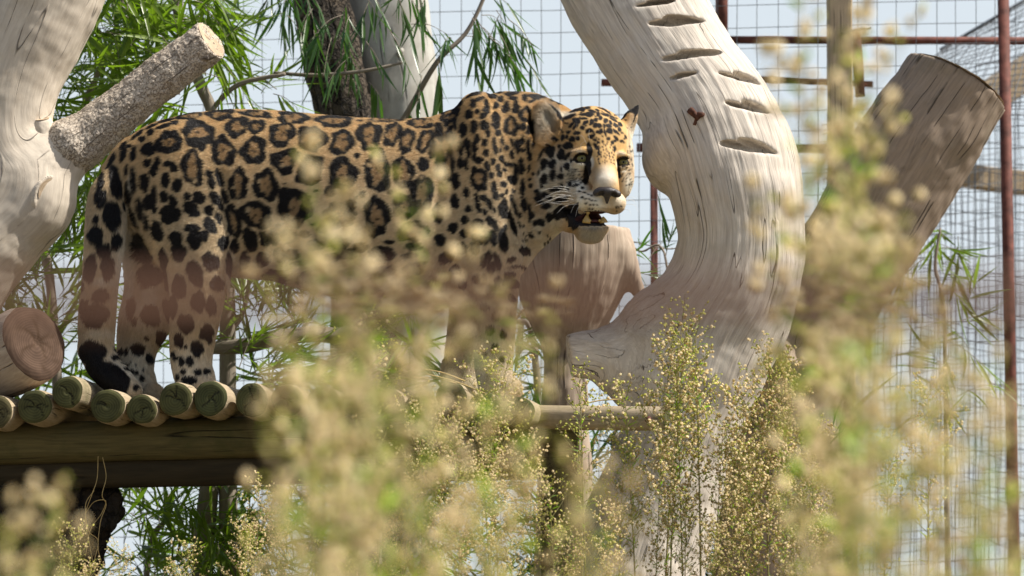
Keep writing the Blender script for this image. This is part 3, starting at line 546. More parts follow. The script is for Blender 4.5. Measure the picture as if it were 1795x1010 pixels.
    # ears
    f.cone((976, 248, 48), (957, 214, 56), 24, 18, 9, .5); f.cone((957, 214, 56), (948, 193, 56), 18, 7, 3, .5)
    f.ell((964, 222, 72), (14, 32, 12), 26, 2, sub=True); f.ell((936, 240, 66), (9, 40, 14), 10, 8, sub=True)
    f.cone((1092, 236, 14), (1106, 208, 10), 18, 12, 8, .8); f.cone((1106, 208, 10), (1119, 187, 8), 12, 2.5, 3, .8)
    f.ell((1112, 222, 26), (7, 24, 12), -22, 3, sub=True)
    v, q = f.mesh(); v = relax(v, q, 2, .5)
    cen = v[q].mean(1); nn = np.cross(v[q[:, 2]]-v[q[:, 0]], v[q[:, 3]]-v[q[:, 1]])
    if (cen*nn).sum() < 0: q = q[:, ::-1].copy()
    nrm = vnormals(v, q)
    v = v+nrm*(fbm(v*.06, 3)*.5)[:, None]
    root = empty('jaguar', 'spotted jaguar standing on the log platform with its mouth open', 'jaguar', loc=tuple(to_world(np.array([[560., 690., 0.]]), JY)[0]))
    off = np.array(root.location)
    W = lambda p: to_world(p, JY)-off
    col, dk = coat.colour(v)
    # bare lip rims and the mouth's lining, the black back of the ears
    lip = (np.hypot((v[:, 0]-1036)/33, (v[:, 1]-397)/13) < 1) & (v[:, 2] > 60) & (v[:, 1] > 386); lip2 = (v[:, 0] > 994) & (v[:, 0] < 1012) & (v[:, 1] > 372) & (v[:, 1] < 408) & (v[:, 2] > 50)
    low = (np.hypot((v[:, 0]-1034)/33, (v[:, 1]-404)/8.5) < 1) & (v[:, 2] > 60)
    inside = (np.hypot((v[:, 0]-1036)/30, (v[:, 1]-396)/9) < 1) & (v[:, 2] < 150) & (v[:, 2] > 70)
    ek = (np.hypot((v[:, 0]-1018)/15.5, (v[:, 1]-293.5)/9.6) < 1) | (np.hypot((v[:, 0]-1090)/12.5, (v[:, 1]-296.5)/9.2) < 1); ek &= v[:, 2] > 50
    earb = (v[:, 0] > 1084) & (v[:, 1] < 226) & (v[:, 2] < 18) & (v[:, 0] < 1125) & (v[:, 1] > 184) & (v[:, 0]+.52*v[:, 1] < 1223)
    bare = lip | lip2 | low | ek
    col[lip | lip2 | low] = (.018, .016, .018); col[inside] = (.05, .018, .016); col[ek] = (.02, .015, .012); col[earb] = (.02, .018, .018)
    # body mesh in its own units
    fm, skm = fur_mat(), skin_mat()
    body = mesh('body', W(v), q[:, ::-1] if False else q, [skm], True, {'col': np.hstack([col, np.ones((len(v), 1))])})
    link('body', body, root)
    # ---- fur: short hairs rooted all over the skin
    tri = np.vstack([q[:, [0, 1, 2]], q[:, [0, 2, 3]]]); a, b, c = v[tri[:, 0]], v[tri[:, 1]], v[tri[:, 2]]
    area = np.linalg.norm(np.cross(b-a, c-a), axis=1)/2; cm = (a+b+c)/3
    cn = np.cross(b-a, c-a); cn /= np.linalg.norm(cn, axis=1)[:, None]+1e-9
    dens = np.where(cm[:, 0] > 930, 2.6, 1.0)*np.where(cn[:, 2] < -.35, .25, 1.0)
    pr = area*dens; pr /= pr.sum(); N = 520000
    ti = RNG.choice(len(tri), N, p=pr); r1, r2 = np.sqrt(RNG.random(N)), RNG.random(N)
    p = a[ti]*(1-r1)[:, None]+b[ti]*(r1*(1-r2))[:, None]+c[ti]*(r1*r2)[:, None]
    nr = nrm[tri[ti, 0]]*(1-r1)[:, None]+nrm[tri[ti, 1]]*(r1*(1-r2))[:, None]+nrm[tri[ti, 2]]*(r1*r2)[:, None]; nr /= np.linalg.norm(nr, axis=1)[:, None]
    bk = (bare | inside)[tri[ti, 0]] | (np.hypot((p[:, 0]-1060)/21, (p[:, 1]-360)/12) < 1) & (p[:, 2] > 120); p, nr = p[~bk], nr[~bk]; eb = earb[tri[ti[~bk], 0]]
    u, vv, ww = p.T; N = len(p)
    fl = np.zeros((N, 3)); fl[:, 0] = -1; fl[:, 1] = .45
    leg = np.clip((vv-430)/70, 0, 1); tail = np.clip((235-u)/20, 0, 1)*np.clip((vv-290)/40, 0, 1); k = np.maximum(leg*((u < 430) | (u > 760)), tail)[:, None]
    fl = fl*(1-k)+np.array([-.15, 1., 0])*k
    hd = np.clip((u-945)/25, 0, 1)[:, None]; away = p-np.array([1060, 350, 175.]); away /= np.linalg.norm(away, axis=1)[:, None]; fl = fl*(1-hd)+away*hd
    fl += .25*np.stack([pnoise(p*.05), pnoise(p*.05+50), pnoise(p*.05+90)], 1)+RNG.normal(size=(N, 3))*.13
    # the ruff on cheek and the long hair in the ears
    ear = np.hypot((u-962)/24, (vv-226)/44) < 1; cheek = np.exp(-((u-965)/30)**2-((vv-340)/60)**2); belly = np.clip((vv-455)/40, 0, 1)*((u > 400) & (u < 780)); chin = np.exp(-((u-1034)/30)**2-((vv-424)/13)**2); inner = np.exp(-((u-240)/26)**2-((vv-430)/100)**2)
    fl -= nr*(fl*nr).sum(1)[:, None]; fl /= np.linalg.norm(fl, axis=1)[:, None]+1e-9
    L = 5.8*(.7+.6*RNG.random(N)); L = L*(1-.5*hd[:, 0]*(1-cheek))+cheek*5+belly*9+10*chin+ear*5+inner*7+2*tail; L *= np.where((u > 1010) & (vv < 380) & (u < 1100), .6, 1)
    lift = (.4*chin+.34+.25*ear+.15*belly+.12*cheek+.1*RNG.random(N))[:, None]
    d0 = fl+nr*lift*2.2; d0 /= np.linalg.norm(d0, axis=1)[:, None]; d1 = fl+nr*lift*.5; d1[:, 1] += .15*belly; d1 /= np.linalg.norm(d1, axis=1)[:, None]
    p0 = p-nr*.8; p1 = p0+d0*(L*.5)[:, None]; p2 = p1+d1*(L*.55)[:, None]
    hc, _ = coat.colour(p); hc[eb] = (.02, .018, .018); hc *= (.86+.28*RNG.random(N))[:, None]
    pts = np.stack([W(p0), W(p1), W(p2)], 1).reshape(-1, 3).astype(np.float32)
    cu = bpy.data.hair_curves.new('fur'); cu.add_curves([3]*N); cu.attributes['position'].data.foreach_set('vector', pts.ravel())
    rad = np.tile(np.array([.00048, .00036, .00008], np.float32), N)
    ra = cu.attributes.get('radius') or cu.attributes.new('radius', 'FLOAT', 'POINT'); ra.data.foreach_set('value', rad)
    ca = cu.attributes.new('col', 'FLOAT_COLOR', 'CURVE'); ca.data.foreach_set('color', np.hstack([hc, np.ones((N, 1))]).astype(np.float32).ravel())
    cu.materials.append(fm); link('fur', cu, root, 'stuff')
    # ---- eyes
    ball = plain('eye_dark', (.03, .02, .012), .08, .1, 20, 0, 0, .6); iris = plain('eye_iris', (.17, .155, .055), .12, .45, 900, 0, 0, .3); pup = plain('eye_pupil', (.003, .003, .003), .15, .1, 20, 0, 0, .2)
    def eye(c, r, look):
        look = np.array(look, float); look /= np.linalg.norm(look); e1 = np.cross(look, [0, 1., 0]); e1 /= np.linalg.norm(e1); e2 = np.cross(look, e1)
        def cap(a0, a1, rr, nr_=8, ns=28):
            m = MB(); th = np.linspace(a0, a1, nr_); ph = np.arange(ns)*2*math.pi/ns; T, Pp = np.meshgrid(th, ph, indexing='ij')
            vv_ = np.array(c)+rr*(np.cos(T)[..., None]*look+np.sin(T)[..., None]*(np.cos(Pp)[..., None]*e1+np.sin(Pp)[..., None]*e2)); i = np.arange(nr_-1)[:, None]*ns; j = np.arange(ns)[None]; j2 = (j+1) % ns
            m.add(W(vv_.reshape(-1, 3)), np.stack([i+j, i+j2, i+ns+j2, i+ns+j], -1).reshape(-1, 4)); return m
        e = link('eye', cap(.0, math.pi, r, 16).mesh('eye', [ball]), root)
        link('iris', cap(0.0, .78, r*1.03, 6).mesh('iris', [iris]), e); link('pupil', cap(0.0, .17, r*1.05, 4).mesh('pupil', [pup]), e)
    eye((1018, 292.5, 104), 11, (.03, .05, 1)); eye((1089.5, 296, 82.5), 10, (.10, .05, 1))
    # ---- nose: leathery pad with two nostrils
    g = Field((1034, 344, 128), (1088, 384, 176), 1.0)
    g.ell((1046, 356, 160), (11, 7, 9), 24, 4); g.ell((1074, 358, 156), (11, 7, 9), -20, 4); g.ell((1060, 356, 163), (16, 8, 10), 0, 4); g.cone((1060, 360, 163), (1060, 374, 157), 7, 2.5, 4)
    g.ell((1050, 361, 170), (6, 3.6, 9), 30, 2, sub=True); g.ell((1072, 362, 166), (5.5, 3.6, 9), -30, 2, sub=True)
    nv, nq = g.mesh(); nv = relax(nv, nq, 1); no = link('nose', mesh('nose', W(nv), nq, [plain('nose_leather', (.034, .027, .026), .4, .35, 300, .5, 0, .5)]), root)
    # ---- teeth and tongue
    tm = plain('tooth', (.42, .27, .08), .3, .2, 200, .1, 0, .5)
    for x, y, z, h, r in ((1025, 407, 136, -15, 7.5), (1055, 406, 132, -11, 7), (1031, 404, 138, -4, 2.6), (1048, 404, 137, -4, 2.4), (1028, 388, 136, 6, 3.6)):
        t = np.linspace(0, 1, 6)[:, None]; pp = np.array([x, y, z])+t*np.array([(.12 if x < 1040 else -.1)*h*-1, h, 1.]); m = MB(); m.tube(W(pp), np.array([1, .96, .85, .65, .4, .1])*r*PX, 10); link('tooth', m.mesh('tooth', [tm]), root)
    m = MB(); g = Field((1015, 392, 70), (1062, 412, 140), 1.5); g.ell((1038, 403, 108), (15, 4.5, 26), 0, 3); tv, tq = g.mesh(); link('tongue', mesh('tongue', W(tv), tq, [plain('tongue_pink', (.09, .03, .028), .3, .2, 200, .2)]), root)
    # ---- whiskers
    wm = plain('whisker_white', (.85, .82, .76), .3, .05, 20, 0)
    rw = random.Random(5)
    wl = [((1013, 354, 122), (975, 346, 130), (944, 352, 140)), ((1016, 358, 126), (980, 352, 136), (950, 366, 146)), ((1018, 364, 130), (985, 360, 142), (948, 378, 150)), ((1014, 360, 128), (978, 362, 132), (932, 380, 138)),
          ((1020, 368, 132), (990, 370, 142), (962, 374, 150)), ((1024, 371, 136), (992, 366, 148), (955, 362, 152)), ((1010, 367, 124), (985, 374, 134), (958, 372, 140)), ((1024, 376, 136), (1006, 376, 146), (998, 392, 152)),
          ((1028, 378, 138), (1012, 380, 148), (1006, 398, 154)), ((1018, 372, 130), (990, 378, 144), (974, 392, 150)), ((1012, 362, 126), (975, 357, 128), (936, 372, 130)), ((1012, 350, 120), (985, 343, 128), (966, 344, 134)),
          ((1086, 370, 120), (1104, 366, 130), (1112, 378, 134)), ((1088, 374, 118), (1106, 374, 128), (1116, 388, 132)), ((1084, 380, 122), (1098, 384, 132), (1103, 394, 136)), ((1087, 366, 116), (1102, 360, 124), (1110, 364, 128)),
          ((1018, 283, 118), (1016, 272, 132), (1024, 266, 138)), ((1026, 268, 116), (1020, 258, 128), (1014, 256, 134)), ((1031, 262, 116), (1030, 252, 124), (1031, 246, 128))]
    for a_, b_, c_ in wl:
        m = MB(); s_ = spline([a_, b_, c_], 9); m.tube(W(s_), np.linspace(.45, .14, 9)*PX*.7, 4); link('whisker', m.mesh('whisker', [wm]), root)
    print('jaguar', len(v), 'verts', N, 'hairs'); return root
jag = jaguar()
# ---------------------------------------------------------------- ground
def ground():
    n = 90; xs = np.concatenate([-np.geomspace(400, 1, n)[:-1], np.linspace(-1, 1, 9), np.geomspace(1, 400, n)[1:]]); ys = np.concatenate([-np.geomspace(200, 1, 40), np.linspace(0, 16, 60), np.geomspace(17, 900, 50)])
    X, Y = np.meshgrid(xs, ys, indexing='ij'); Z = .85*np.clip((Y-1)/6.5, 0, 1)**1.5*(3-2*np.clip((Y-1)/6.5, 0, 1))**.5/1.0
    Z = np.minimum(Z, .85)+.03*pnoise(np.stack([X.ravel(), Y.ravel(), X.ravel()*0], 1)*.8).reshape(X.shape)*(np.abs(Y) < 60)
    i = np.arange(len(xs)-1)[:, None]*len(ys); j = np.arange(len(ys)-1)[None]; q = np.stack([i+j, i+len(ys)+j, i+len(ys)+j+1, i+j+1], -1).reshape(-1, 4)
    return link('ground', mesh('ground', np.stack([X.ravel(), Y.ravel(), Z.ravel()], 1), q, [M['ground']]), None, 'structure')
ground()
def gz(Y): 
    t = min(max((Y-1)/6.5, 0), 1); return min(.85, .85*t**1.5*(3-2*t)**.5)

def sdf_object(name, mat, Y0, lo, hi, h, build, chains, parent=None, disp=(.05, 1.2), it=7, fine=None, ridge=None, off=None):
    f = Field(lo, hi, h); build(f); v, q = f.mesh(); v = relax(v, q, it, .5)
    cen = v[q].mean(1); nn = np.cross(v[q[:, 2]]-v[q[:, 0]], v[q[:, 3]]-v[q[:, 1]]); c0 = v.mean(0)
    if ((cen-c0)*nn).sum() < 0: q = q[:, ::-1].copy()
    nr = vnormals(v, q); pp, ss = axis_coords(v, chains)
    d = fbm(v*disp[0], 3)*disp[1]
    if ridge: d = d+ridge[1]*fbm(np.hstack([pp*ridge[0]+(ss*ridge[0]*.06)[:, None], ])[:, :3], 2)
    if fine: d = d+fine[1]*np.abs(fbm(v*fine[0], 3))
    v = v+nr*d[:, None]; wv = to_world(v, Y0)
    if off is not None: wv = wv-off
    k = Y0/FPX
    return link(name, mesh(name, wv, q, [mat], True, {'perp': pp*k, 's': ss*k}), parent)

# ---------------------------------------------------------------- big curved dead trunk, right of the head
def curved_trunk():
    Y0 = 10.25
    main = [(1085, -110, -150, 128), (1112, -40, -120, 122), (1150, 40, -88, 115), (1196, 120, -58, 112), (1240, 190, -32, 114), (1272, 262, -8, 120), (1292, 340, 10, 117), (1300, 420, 14, 110), (1286, 500, 8, 114), (1258, 570, 0, 120), (1226, 650, -4, 112), (1196, 740, -8, 100), (1160, 860, -10, 108), (1110, 1000, -10, 122), (1080, 1120, -10, 150), (1070, 1230, -10, 185)]
    limb = [(1270, 540, 0, 100), (1170, 585, 12, 82), (1085, 622, 22, 52), (1015, 628, 30, 36), (985, 628, 34, 34)]
    def b(f):
        f.chain(main, 10, .95); f.ell((1184, 258, -14), (52, 76, 72), -25, 24)
        f.cone(limb[0][:3], limb[1][:3], 100, 82, 30, .95); f.cone(limb[1][:3], limb[2][:3], 82, 52, 26, .95); f.cone(limb[2][:3], (985, 628, 34), 52, 34, 12, .95, clip=[((996, 620, 30), (-1, .12, .1))])
        f.cone((1210, 650, 20), (1092, 655, 26), 92, 50, 26, .9); f.cone((1190, 740, 10), (1120, 700, 16), 90, 40, 26, .9)
        # the fold under the swelling, and the chainsaw nicks
        f.cone((1150, 330, 90), (1196, 345, 110), 10, 8, 14, sub=True)
        for (x, y, w_, a, b_, c_, r_) in ((1188, 42, 18, 52, 9, 24, 4), (1150, 8, 8, 38, 6, 20, 10), (1214, 104, 46, 56, 8, 22, 8), (1196, 142, 60, 26, 4, 16, 10), (1304, 148, 64, 50, 9, 28, -12), (1314, 202, 92, 50, 9, 26, -12), (1312, 274, 115, 56, 10, 28, -10)):
            f.ell((x, y, w_-4), (a, b_*.62, c_*1.5), r_, 2, sub=True); f.ell((x+a*.15, y-b_*.5, w_-2), (a*.62, b_*.7, c_*1.5), r_-6, 2, sub=True)
    root = empty('curved_dead_tree', 'big bleached dead trunk bending down beside the jaguar with curved saw cuts', 'tree', loc=tuple(P(1090, 1000, Y0))); off = np.array(root.location)
    sdf_object('trunk', M['bleached'], Y0, (940, -60, -290), (1460, 1180, 150), 2.6, b, [([p for p in main], 0.), (limb, 860.)], root, disp=(.010, 4.0), ridge=(.09, .9), off=off)
    # broken twig base
    m = MB()
    for s_, e_, r_ in (((1206, 205, 84), (1222, 222, 92), 7), ((1216, 212, 76), (1228, 216, 102), 6), ((1222, 214, 84), (1214, 232, 88), 5), ((1212, 214, 70), (1210, 208, 100), 6)):
        m.tube(to_world(np.array([s_, e_]), Y0)-off, np.array([r_, r_*.7])*PX, 7)
    link('twig_stub', m.mesh('twig_stub', [M['knot']]), root)
    return root
curved_trunk()

# ---------------------------------------------------------------- dead tree on the left
def left_tree():
    Y0 = 10.45
    root = empty('forked_dead_tree', 'pale forked dead tree at the left edge with a rough barked branch', 'tree', loc=tuple(P(-40, 600, Y0))); off = np.array(root.location)
    low = [(-190, 700, 0, 120), (-90, 500, 0, 100), (-10, 400, 0, 92), (45, 340, 4, 82), (75, 290, 4, 62)]
    up = [(45, 350, 0, 80), (5, 240, 0, 80), (20, 130, 0, 86), (70, 10, 0, 96), (110, -120, 0, 104)]
    def b(f):
        f.chain(low, 14); f.chain(up, 26); f.cone((60, 300, 0), (110, 272, 4), 62, 50, 20)
    sdf_object('trunk', M['pale'], Y0, (-330, -60, -140), (230, 800, 140), 3.0, b, [(low, 0.), (up, 300.)], root, disp=(.012, 3.0), ridge=(.05, .8), off=off)
    br = [(78, 292, 6, 50), (140, 250, 8, 47), (210, 195, 12, 40), (290, 132, 16, 38), (378, 66, 20, 36)]
    def b2(f):
        f.chain(br[:4], 8); f.cone(br[3][:3], (400, 50, 20), 38, 36, 8, clip=[((368, 74, 20), (.80, -.50, .36))]); f.ell((120, 255, 20), (34, 44, 44), 30, 12)
    sdf_object('branch', M['rough'], Y0, (20, 0, -60), (440, 350, 80), 1.8, b2, [(br, 0.)], root, disp=(.04, 2.0), fine=(.13, 1.7), it=1, off=off)
    for (c, a, e, r_, cn, nm) in (((92, 345), (40, 372, 40), (110, 340, 80), 27, ((94, 346, 66), (.75, .25, .62)), 'stub'), ((70, 212), (76, 262, 30), (70, 200, 36), 19, ((70, 214, 36), (-.05, -.95, .3)), 'stub')):
        ch = [(*a, r_*1.15), (*e, r_)]
        sdf_object(nm, M['pale'], Y0, (min(a[0], e[0])-50, min(a[1], e[1])-50, -30), (max(a[0], e[0])+50, max(a[1], e[1])+60, 130), 1.6, lambda f: f.cone(a, e, r_*1.15, r_, 4, clip=[cn]), [(ch, 0.)], root, disp=(.06, 1.0), off=off)
        n_ = np.array(cn[1])/np.linalg.norm(cn[1]); cc = np.array(cn[0])
        link('cut_end', disc(to_world(np.array([cc+n_*1.0]), Y0)[0]-off, (n_[0], -n_[2], -n_[1]), r_*PX*1.0, 3, M['cutpale']), root)
    n_ = np.array((.80, -.50, .36)); n_ /= np.linalg.norm(n_)
    link('cut_end', disc(to_world(np.array([np.array((366, 75, 20))+n_*3]), Y0)[0]-off, (n_[0], -n_[2], -n_[1]), 35*PX, 5, M['cutpale']), root)
    return root

def disc(c, n, r, seed, mat, nr_=9, ns=44, cracks=3, depth=.5, squash=1.):
    """a sawn face: rings of vertices, drying cracks sunk into it"""
    rn = np.random.default_rng(seed); n = np.array(n, float); n /= np.linalg.norm(n); a = np.cross(n, [0, 0, 1.]); a /= np.linalg.norm(a)+1e-9; b = np.cross(a, n)
    rr = np.linspace(0, 1, nr_)[1:]; th = np.arange(ns)*2*math.pi/ns; out = 1+.035*np.sin(2*th+rn.uniform(0, 6))+.02*np.sin(3*th+rn.uniform(0, 6))+.012*np.sin(7*th+rn.uniform(0, 6))
    T, RR = np.meshgrid(th, rr); rad = r*RR*(1+(out-1)[None]*RR); crk = np.zeros_like(T)
    for ca in rn.uniform(0, 6.28, cracks):
        L = rn.uniform(.5, 1.); d = np.abs((T-ca+math.pi+.25*np.sin(RR*6+ca)) % (2*math.pi)-math.pi)*RR; crk = np.maximum(crk, np.clip(1-d/.075, 0, 1)*(RR < L))
    z = -crk*r*.09*depth+pnoise(np.stack([T.ravel()*3, RR.ravel()*5, T.ravel()*0+seed], 1)).reshape(T.shape)*r*.012
    pc = (rad*np.cos(T))[..., None]*a+(rad*np.sin(T))[..., None]*b*squash; v = np.vstack([[np.zeros(3)], pc.reshape(-1, 3)]); vz = np.concatenate([[0], z.ravel()])
    t = [(0, 1+j, 1+(j+1) % ns) for j in range(ns)]; i = 1+np.arange(nr_-2)[:, None]*ns; j = np.arange(ns)[None]; j2 = (j+1) % ns
    q = np.stack([i+j, i+ns+j, i+ns+j2, i+j2], -1).reshape(-1, 4)
    sh = rn.uniform(-.15, .15, 2)*r
    return mesh('cut_end', v+np.array(c)+vz[:, None]*n, [q, np.array(t)], [mat], True, {'perp': v+sh[0]*a+sh[1]*b, 's': np.concatenate([[0], crk.ravel()])})
left_tree()

# ---------------------------------------------------------------- sawn log lying at the lower left
def round_log(name, label, cat, a, b, r, Y0, mat, cmat, seed, group=None, parent=None, off=None, taper=1.0, ends=(True, False), crk=3, crd=.05):
    """a, b in (u, v, w); the log's end at a is capped by a sawn face"""
    pw = to_world(np.array([a, b], float), Y0); root = None
    if parent is None: root = empty(name, label, cat, group, loc=tuple(pw[0])); parent = root; off = np.array(root.location)
    d = pw[1]-pw[0]; L = np.linalg.norm(d); n = max(8, int(L/.02)); t = np.linspace(0, 1, n); pts = pw[0]+t[:, None]*d; rw = r*Y0/FPX; k = 40
    pts = pts+np.stack([pnoise(np.stack([t*3, t*0+seed, t*0+q_], 1)) for q_ in (1, 5, 9)], 1)*rw*.07*np.clip(t*8, 0, 1)[:, None]
    T, N, B = frames(pts); a_ = np.arange(k)*2*math.pi/k; rn = np.random.default_rng(seed)
    ring = N[:, None]*np.cos(a_)[None, :, None]+B[:, None]*np.sin(a_)[None, :, None]; dir_ = ring.reshape(-1, 3)
    prof = 1+.03*np.sin(2*a_+rn.uniform(0, 6))+.018*np.sin(3*a_+rn.uniform(0, 6)); rad = rw*(1+(taper-1)*t)[:, None]*prof[None]
    nn = fbm(np.hstack([dir_*2.2+seed, ])+np.repeat(t*L*4, k)[:, None]*.3, 3).reshape(n, k); rad = rad*(1+.035*nn)
    rad[0] *= .955; rad[1] *= .99
    v = pts[:, None]+ring*rad[..., None]; pp = (ring*rad[..., None]).reshape(-1, 3)
    i = np.arange(n-1)[:, None]*k; j = np.arange(k)[None]; j2 = (j+1) % k; q = np.stack([i+j, i+j2, i+k+j2, i+k+j], -1).reshape(-1, 4)
    body_ = link('log' if root is None else 'log_side', mesh('log', v.reshape(-1, 3)-off, q, [mat], True, {'perp': pp, 's': np.repeat(t*L, k)+seed}), parent)
    host = body_ if root is None else root
    for e, on in zip((0, -1), ends if len(ends) == 2 else (True, True)):
        if not on: continue
        c = v[e].mean(0); nv = -T[0] if e == 0 else T[-1]
        # cap follows the log's own outline
        nr_ = 8; loop = v[e]-c; rings = [c+loop*s_ for s_ in np.linspace(0, 1, nr_)[1:]]; th = np.arange(k)*2*math.pi/k; vv = np.vstack([[c]]+rings); crv = np.zeros(len(vv)); RR = np.repeat(np.linspace(0, 1, nr_)[1:], k); TT = np.tile(th, nr_-1)
        for ca in rn.uniform(0, 6.28, crk):
            Lc = rn.uniform(.6, 1.02); dd = np.abs((TT-ca+math.pi+.3*np.sin(RR*5+ca)) % (2*math.pi)-math.pi)*RR; crv[1:] = np.maximum(crv[1:], np.clip(1-dd/.07, 0, 1)*(RR < Lc))
        lip = np.zeros(len(vv)); lip[1:] = np.where(RR > .99, 0, .006*rw/.05)
        vv = vv+nv*(lip-crv*rw*crd)[:, None]
        tr = np.array([(0, 1+x, 1+(x+1) % k) for x in range(k)]); i = 1+np.arange(nr_-2)[:, None]*k; qq = np.stack([i+j, i+k+j, i+k+j2, i+j2], -1).reshape(-1, 4)
        if e == 0: tr = tr[:, ::-1]; qq = qq[:, ::-1]
        link('cut_end', mesh('cut_end', vv-off, [qq, tr], [cmat], True, {'perp': vv-c+rn.uniform(-.1, .1, 3)*rw, 's': crv}), host)
    return root if root is not None else body_
round_log('sawn_log', 'thick sawn log with a round cracked end below the forked dead tree', 'log', (70, 606, 60), (-130, 672, -150), 69, 9.95, M['slab'], M['cutmid'], 4, crk=6, crd=.012)

# ---------------------------------------------------------------- platform of poles
def platform():
    root = empty('log_platform', 'raised platform of round poles laid over two mossy beams under the jaguar', 'platform', loc=tuple(P(300, 800, 10.1))); off = np.array(root.location)
    Y0 = 9.8
    ends = [(-62, 716, 30), (-2, 722, 29), (64, 713, 32), (122, 688, 29), (192, 712, 32), (251, 718, 28), (310, 700, 30), (371, 699, 32), (443, 702, 31), (505, 702, 29), (568, 705, 30), (628, 703, 29), (684, 708, 28), (738, 716, 29), (792, 697, 29), (850, 716, 29), (910, 722, 28)]
    for i, (x, y, r_) in enumerate(ends):
        rw = random.Random(i+40); dx = 46+rw.uniform(-14, 14)
        round_log('log', '', '', (x, y, 6+rw.uniform(-6, 6)), (x+dx, y+rw.uniform(-2, 6), -400), r_*(1+rw.uniform(-.03, .03)), Y0, M['log'], M[rw.choice(['cut', 'cut', 'cutbrown', 'cutolive'])], 20+i, parent=root, off=off, crk=rw.choice([2, 3, 4]))
    # nearer beam, carried by a lower one behind it
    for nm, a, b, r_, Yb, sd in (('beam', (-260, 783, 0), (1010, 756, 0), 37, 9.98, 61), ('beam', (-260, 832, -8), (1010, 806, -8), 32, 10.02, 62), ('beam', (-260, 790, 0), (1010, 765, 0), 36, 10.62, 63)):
        o = round_log('beam', '', '', a, b, r_, Yb, M['beamshade' if sd == 62 else 'beam'], M['cut'], sd, parent=root, off=off, ends=(True, True)); o.name = 'beam'
    for x, y0 in ((-120, 800), (985, 770)):
        for Yp in (10.05, 10.62):
            m = MB(); p0, p1 = P(x, y0+20, Yp), P(x, y0+20, Yp); p1[2] = gz(Yp)-.2; m.tube(spline([p0-off, p1-off], 14), .062, 20); link('post', m.mesh('post', [M['beam']]), root)
    return root
platform()
o = round_log('split_rail', 'pale weathered pole with a bolt hole lying in front of the curved trunk', 'pole', (1166, 734, 8), (915, 728, -60), 21, 9.85, M['log'], M['cut'], 77, ends=(True, True))
m = MB(); pc = to_world(np.array([(1134, 737, 25.5)]), 9.85)[0]-np.array(o.location); m.tube([pc, pc+np.array([0, -.012, 0])], .010, 10); link('bolt', m.mesh('bolt', [M['rust']]), o)

# ---------------------------------------------------------------- slab stump behind the head
def slab():
    Y0 = 10.75; root = empty('tapering_stump', 'tapering split stump standing behind the jaguar below its chin', 'stump', loc=tuple(P(985, 650, Y0))); off = np.array(root.location)
    main = [(1004, 380, 0, 96), (1004, 460, 0, 104), (998, 540, 0, 74), (990, 620, 0, 40), (990, 760, 0, 44), (990, 1150, 0, 60)]
    def b(f):
        f.chain(main, 4, .75, clip=[((1000, 388, 0), (.12, -1, .1))])
        f.cone((1090, 450, 20), (1120, 520, 20), 26, 12, 16)
    sdf_object('trunk', M['slab'], Y0, (860, 360, -110), (1180, 1180, 110), 3.0, b, [(main, 0.)], root, disp=(.012, 3), ridge=(.08, 1.4), off=off)
slab()

# ---------------------------------------------------------------- big sawn-off limb at the right
def limb():
    Y0 = 11.1; root = empty('sawn_off_limb', 'thick brown sawn off limb leaning up to the right in front of the wire', 'limb', loc=tuple(P(1400, 700, Y0))); off = np.array(root.location)
    main = [(1760, 30, 30, 100), (1672, 160, 24, 98), (1600, 270, 12, 104), (1520, 400, 0, 100), (1450, 520, -10, 92), (1400, 640, -20, 90), (1370, 800, -20, 100), (1360, 1180, -20, 130)]
    cn = ((1681, 148, 24), (.50, -.86, -.06))
    def b(f):
        f.chain(main, 4, .9, clip=[cn])
        f.ell((1400, 640, 40), (80, 60, 70), 0, 30); f.ell((1395, 600, 95), (26, 44, 30), 10, 14, sub=True)
    sdf_object('trunk', M['shaded'], Y0, (1220, 60, -170), (1800, 1180, 160), 3.2, b, [(main, 0.)], root, disp=(.010, 5), ridge=(.07, 1.2), off=off)
    n_ = np.array(cn[1])/np.linalg.norm(cn[1]); link('cut_end', disc(to_world(np.array([np.array(cn[0])+n_*2]), Y0)[0]-off, (n_[0], -n_[2], -n_[1]), 98*PX*1.08, 9, M['cutpale'], squash=.92), root)
limb()

# ---------------------------------------------------------------- dark rotting stump under the platform, with twine
def under():
    Y0 = 10.15; root = empty('rotting_stump', 'dark rotting stump in the shade under the left of the platform', 'stump', loc=tuple(P(60, 1000, Y0))); off = np.array(root.location)
    def b(f):
        f.ell((10, 900, -10), (150, 90, 110), 0, 10); f.ell((150, 900, 0), (72, 58, 60), 20, 26); f.ell((70, 960, 0), (120, 80, 90), 0, 20); f.cone((30, 940, 0), (20, 1250, 0), 120, 170, 30)
        f.ell((210, 950, 60), (40, 30, 40), 0, 12, sub=True)
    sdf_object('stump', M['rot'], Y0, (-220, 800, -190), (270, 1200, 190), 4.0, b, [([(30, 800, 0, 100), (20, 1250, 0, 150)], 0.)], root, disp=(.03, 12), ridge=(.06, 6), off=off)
    tw = empty('twine_loops', 'straw coloured twine hanging from the mossy beam over the dark stump', 'twine', loc=tuple(P(175, 812, 9.88))); o2 = np.array(tw.location)
    for ln in (((172, 800), (170, 840), (160, 870), (150, 905), (158, 960), (164, 990)), ((180, 802), (186, 836), (179, 868), (186, 885), (176, 915), (172, 960), (178, 985)), ((150, 900), (165, 880), (185, 878), (178, 900), (158, 930), (150, 975)), ((165, 860), (150, 885), (155, 930), (172, 950), (160, 1000))):
        m = MB(); m.tube(spline([P(x, y, 9.88-.012*(k % 3))-o2 for k, (x, y) in enumerate(ln)], 40), .0012, 5); link('strand', m.mesh('strand', [M['twine']]), tw)
under()
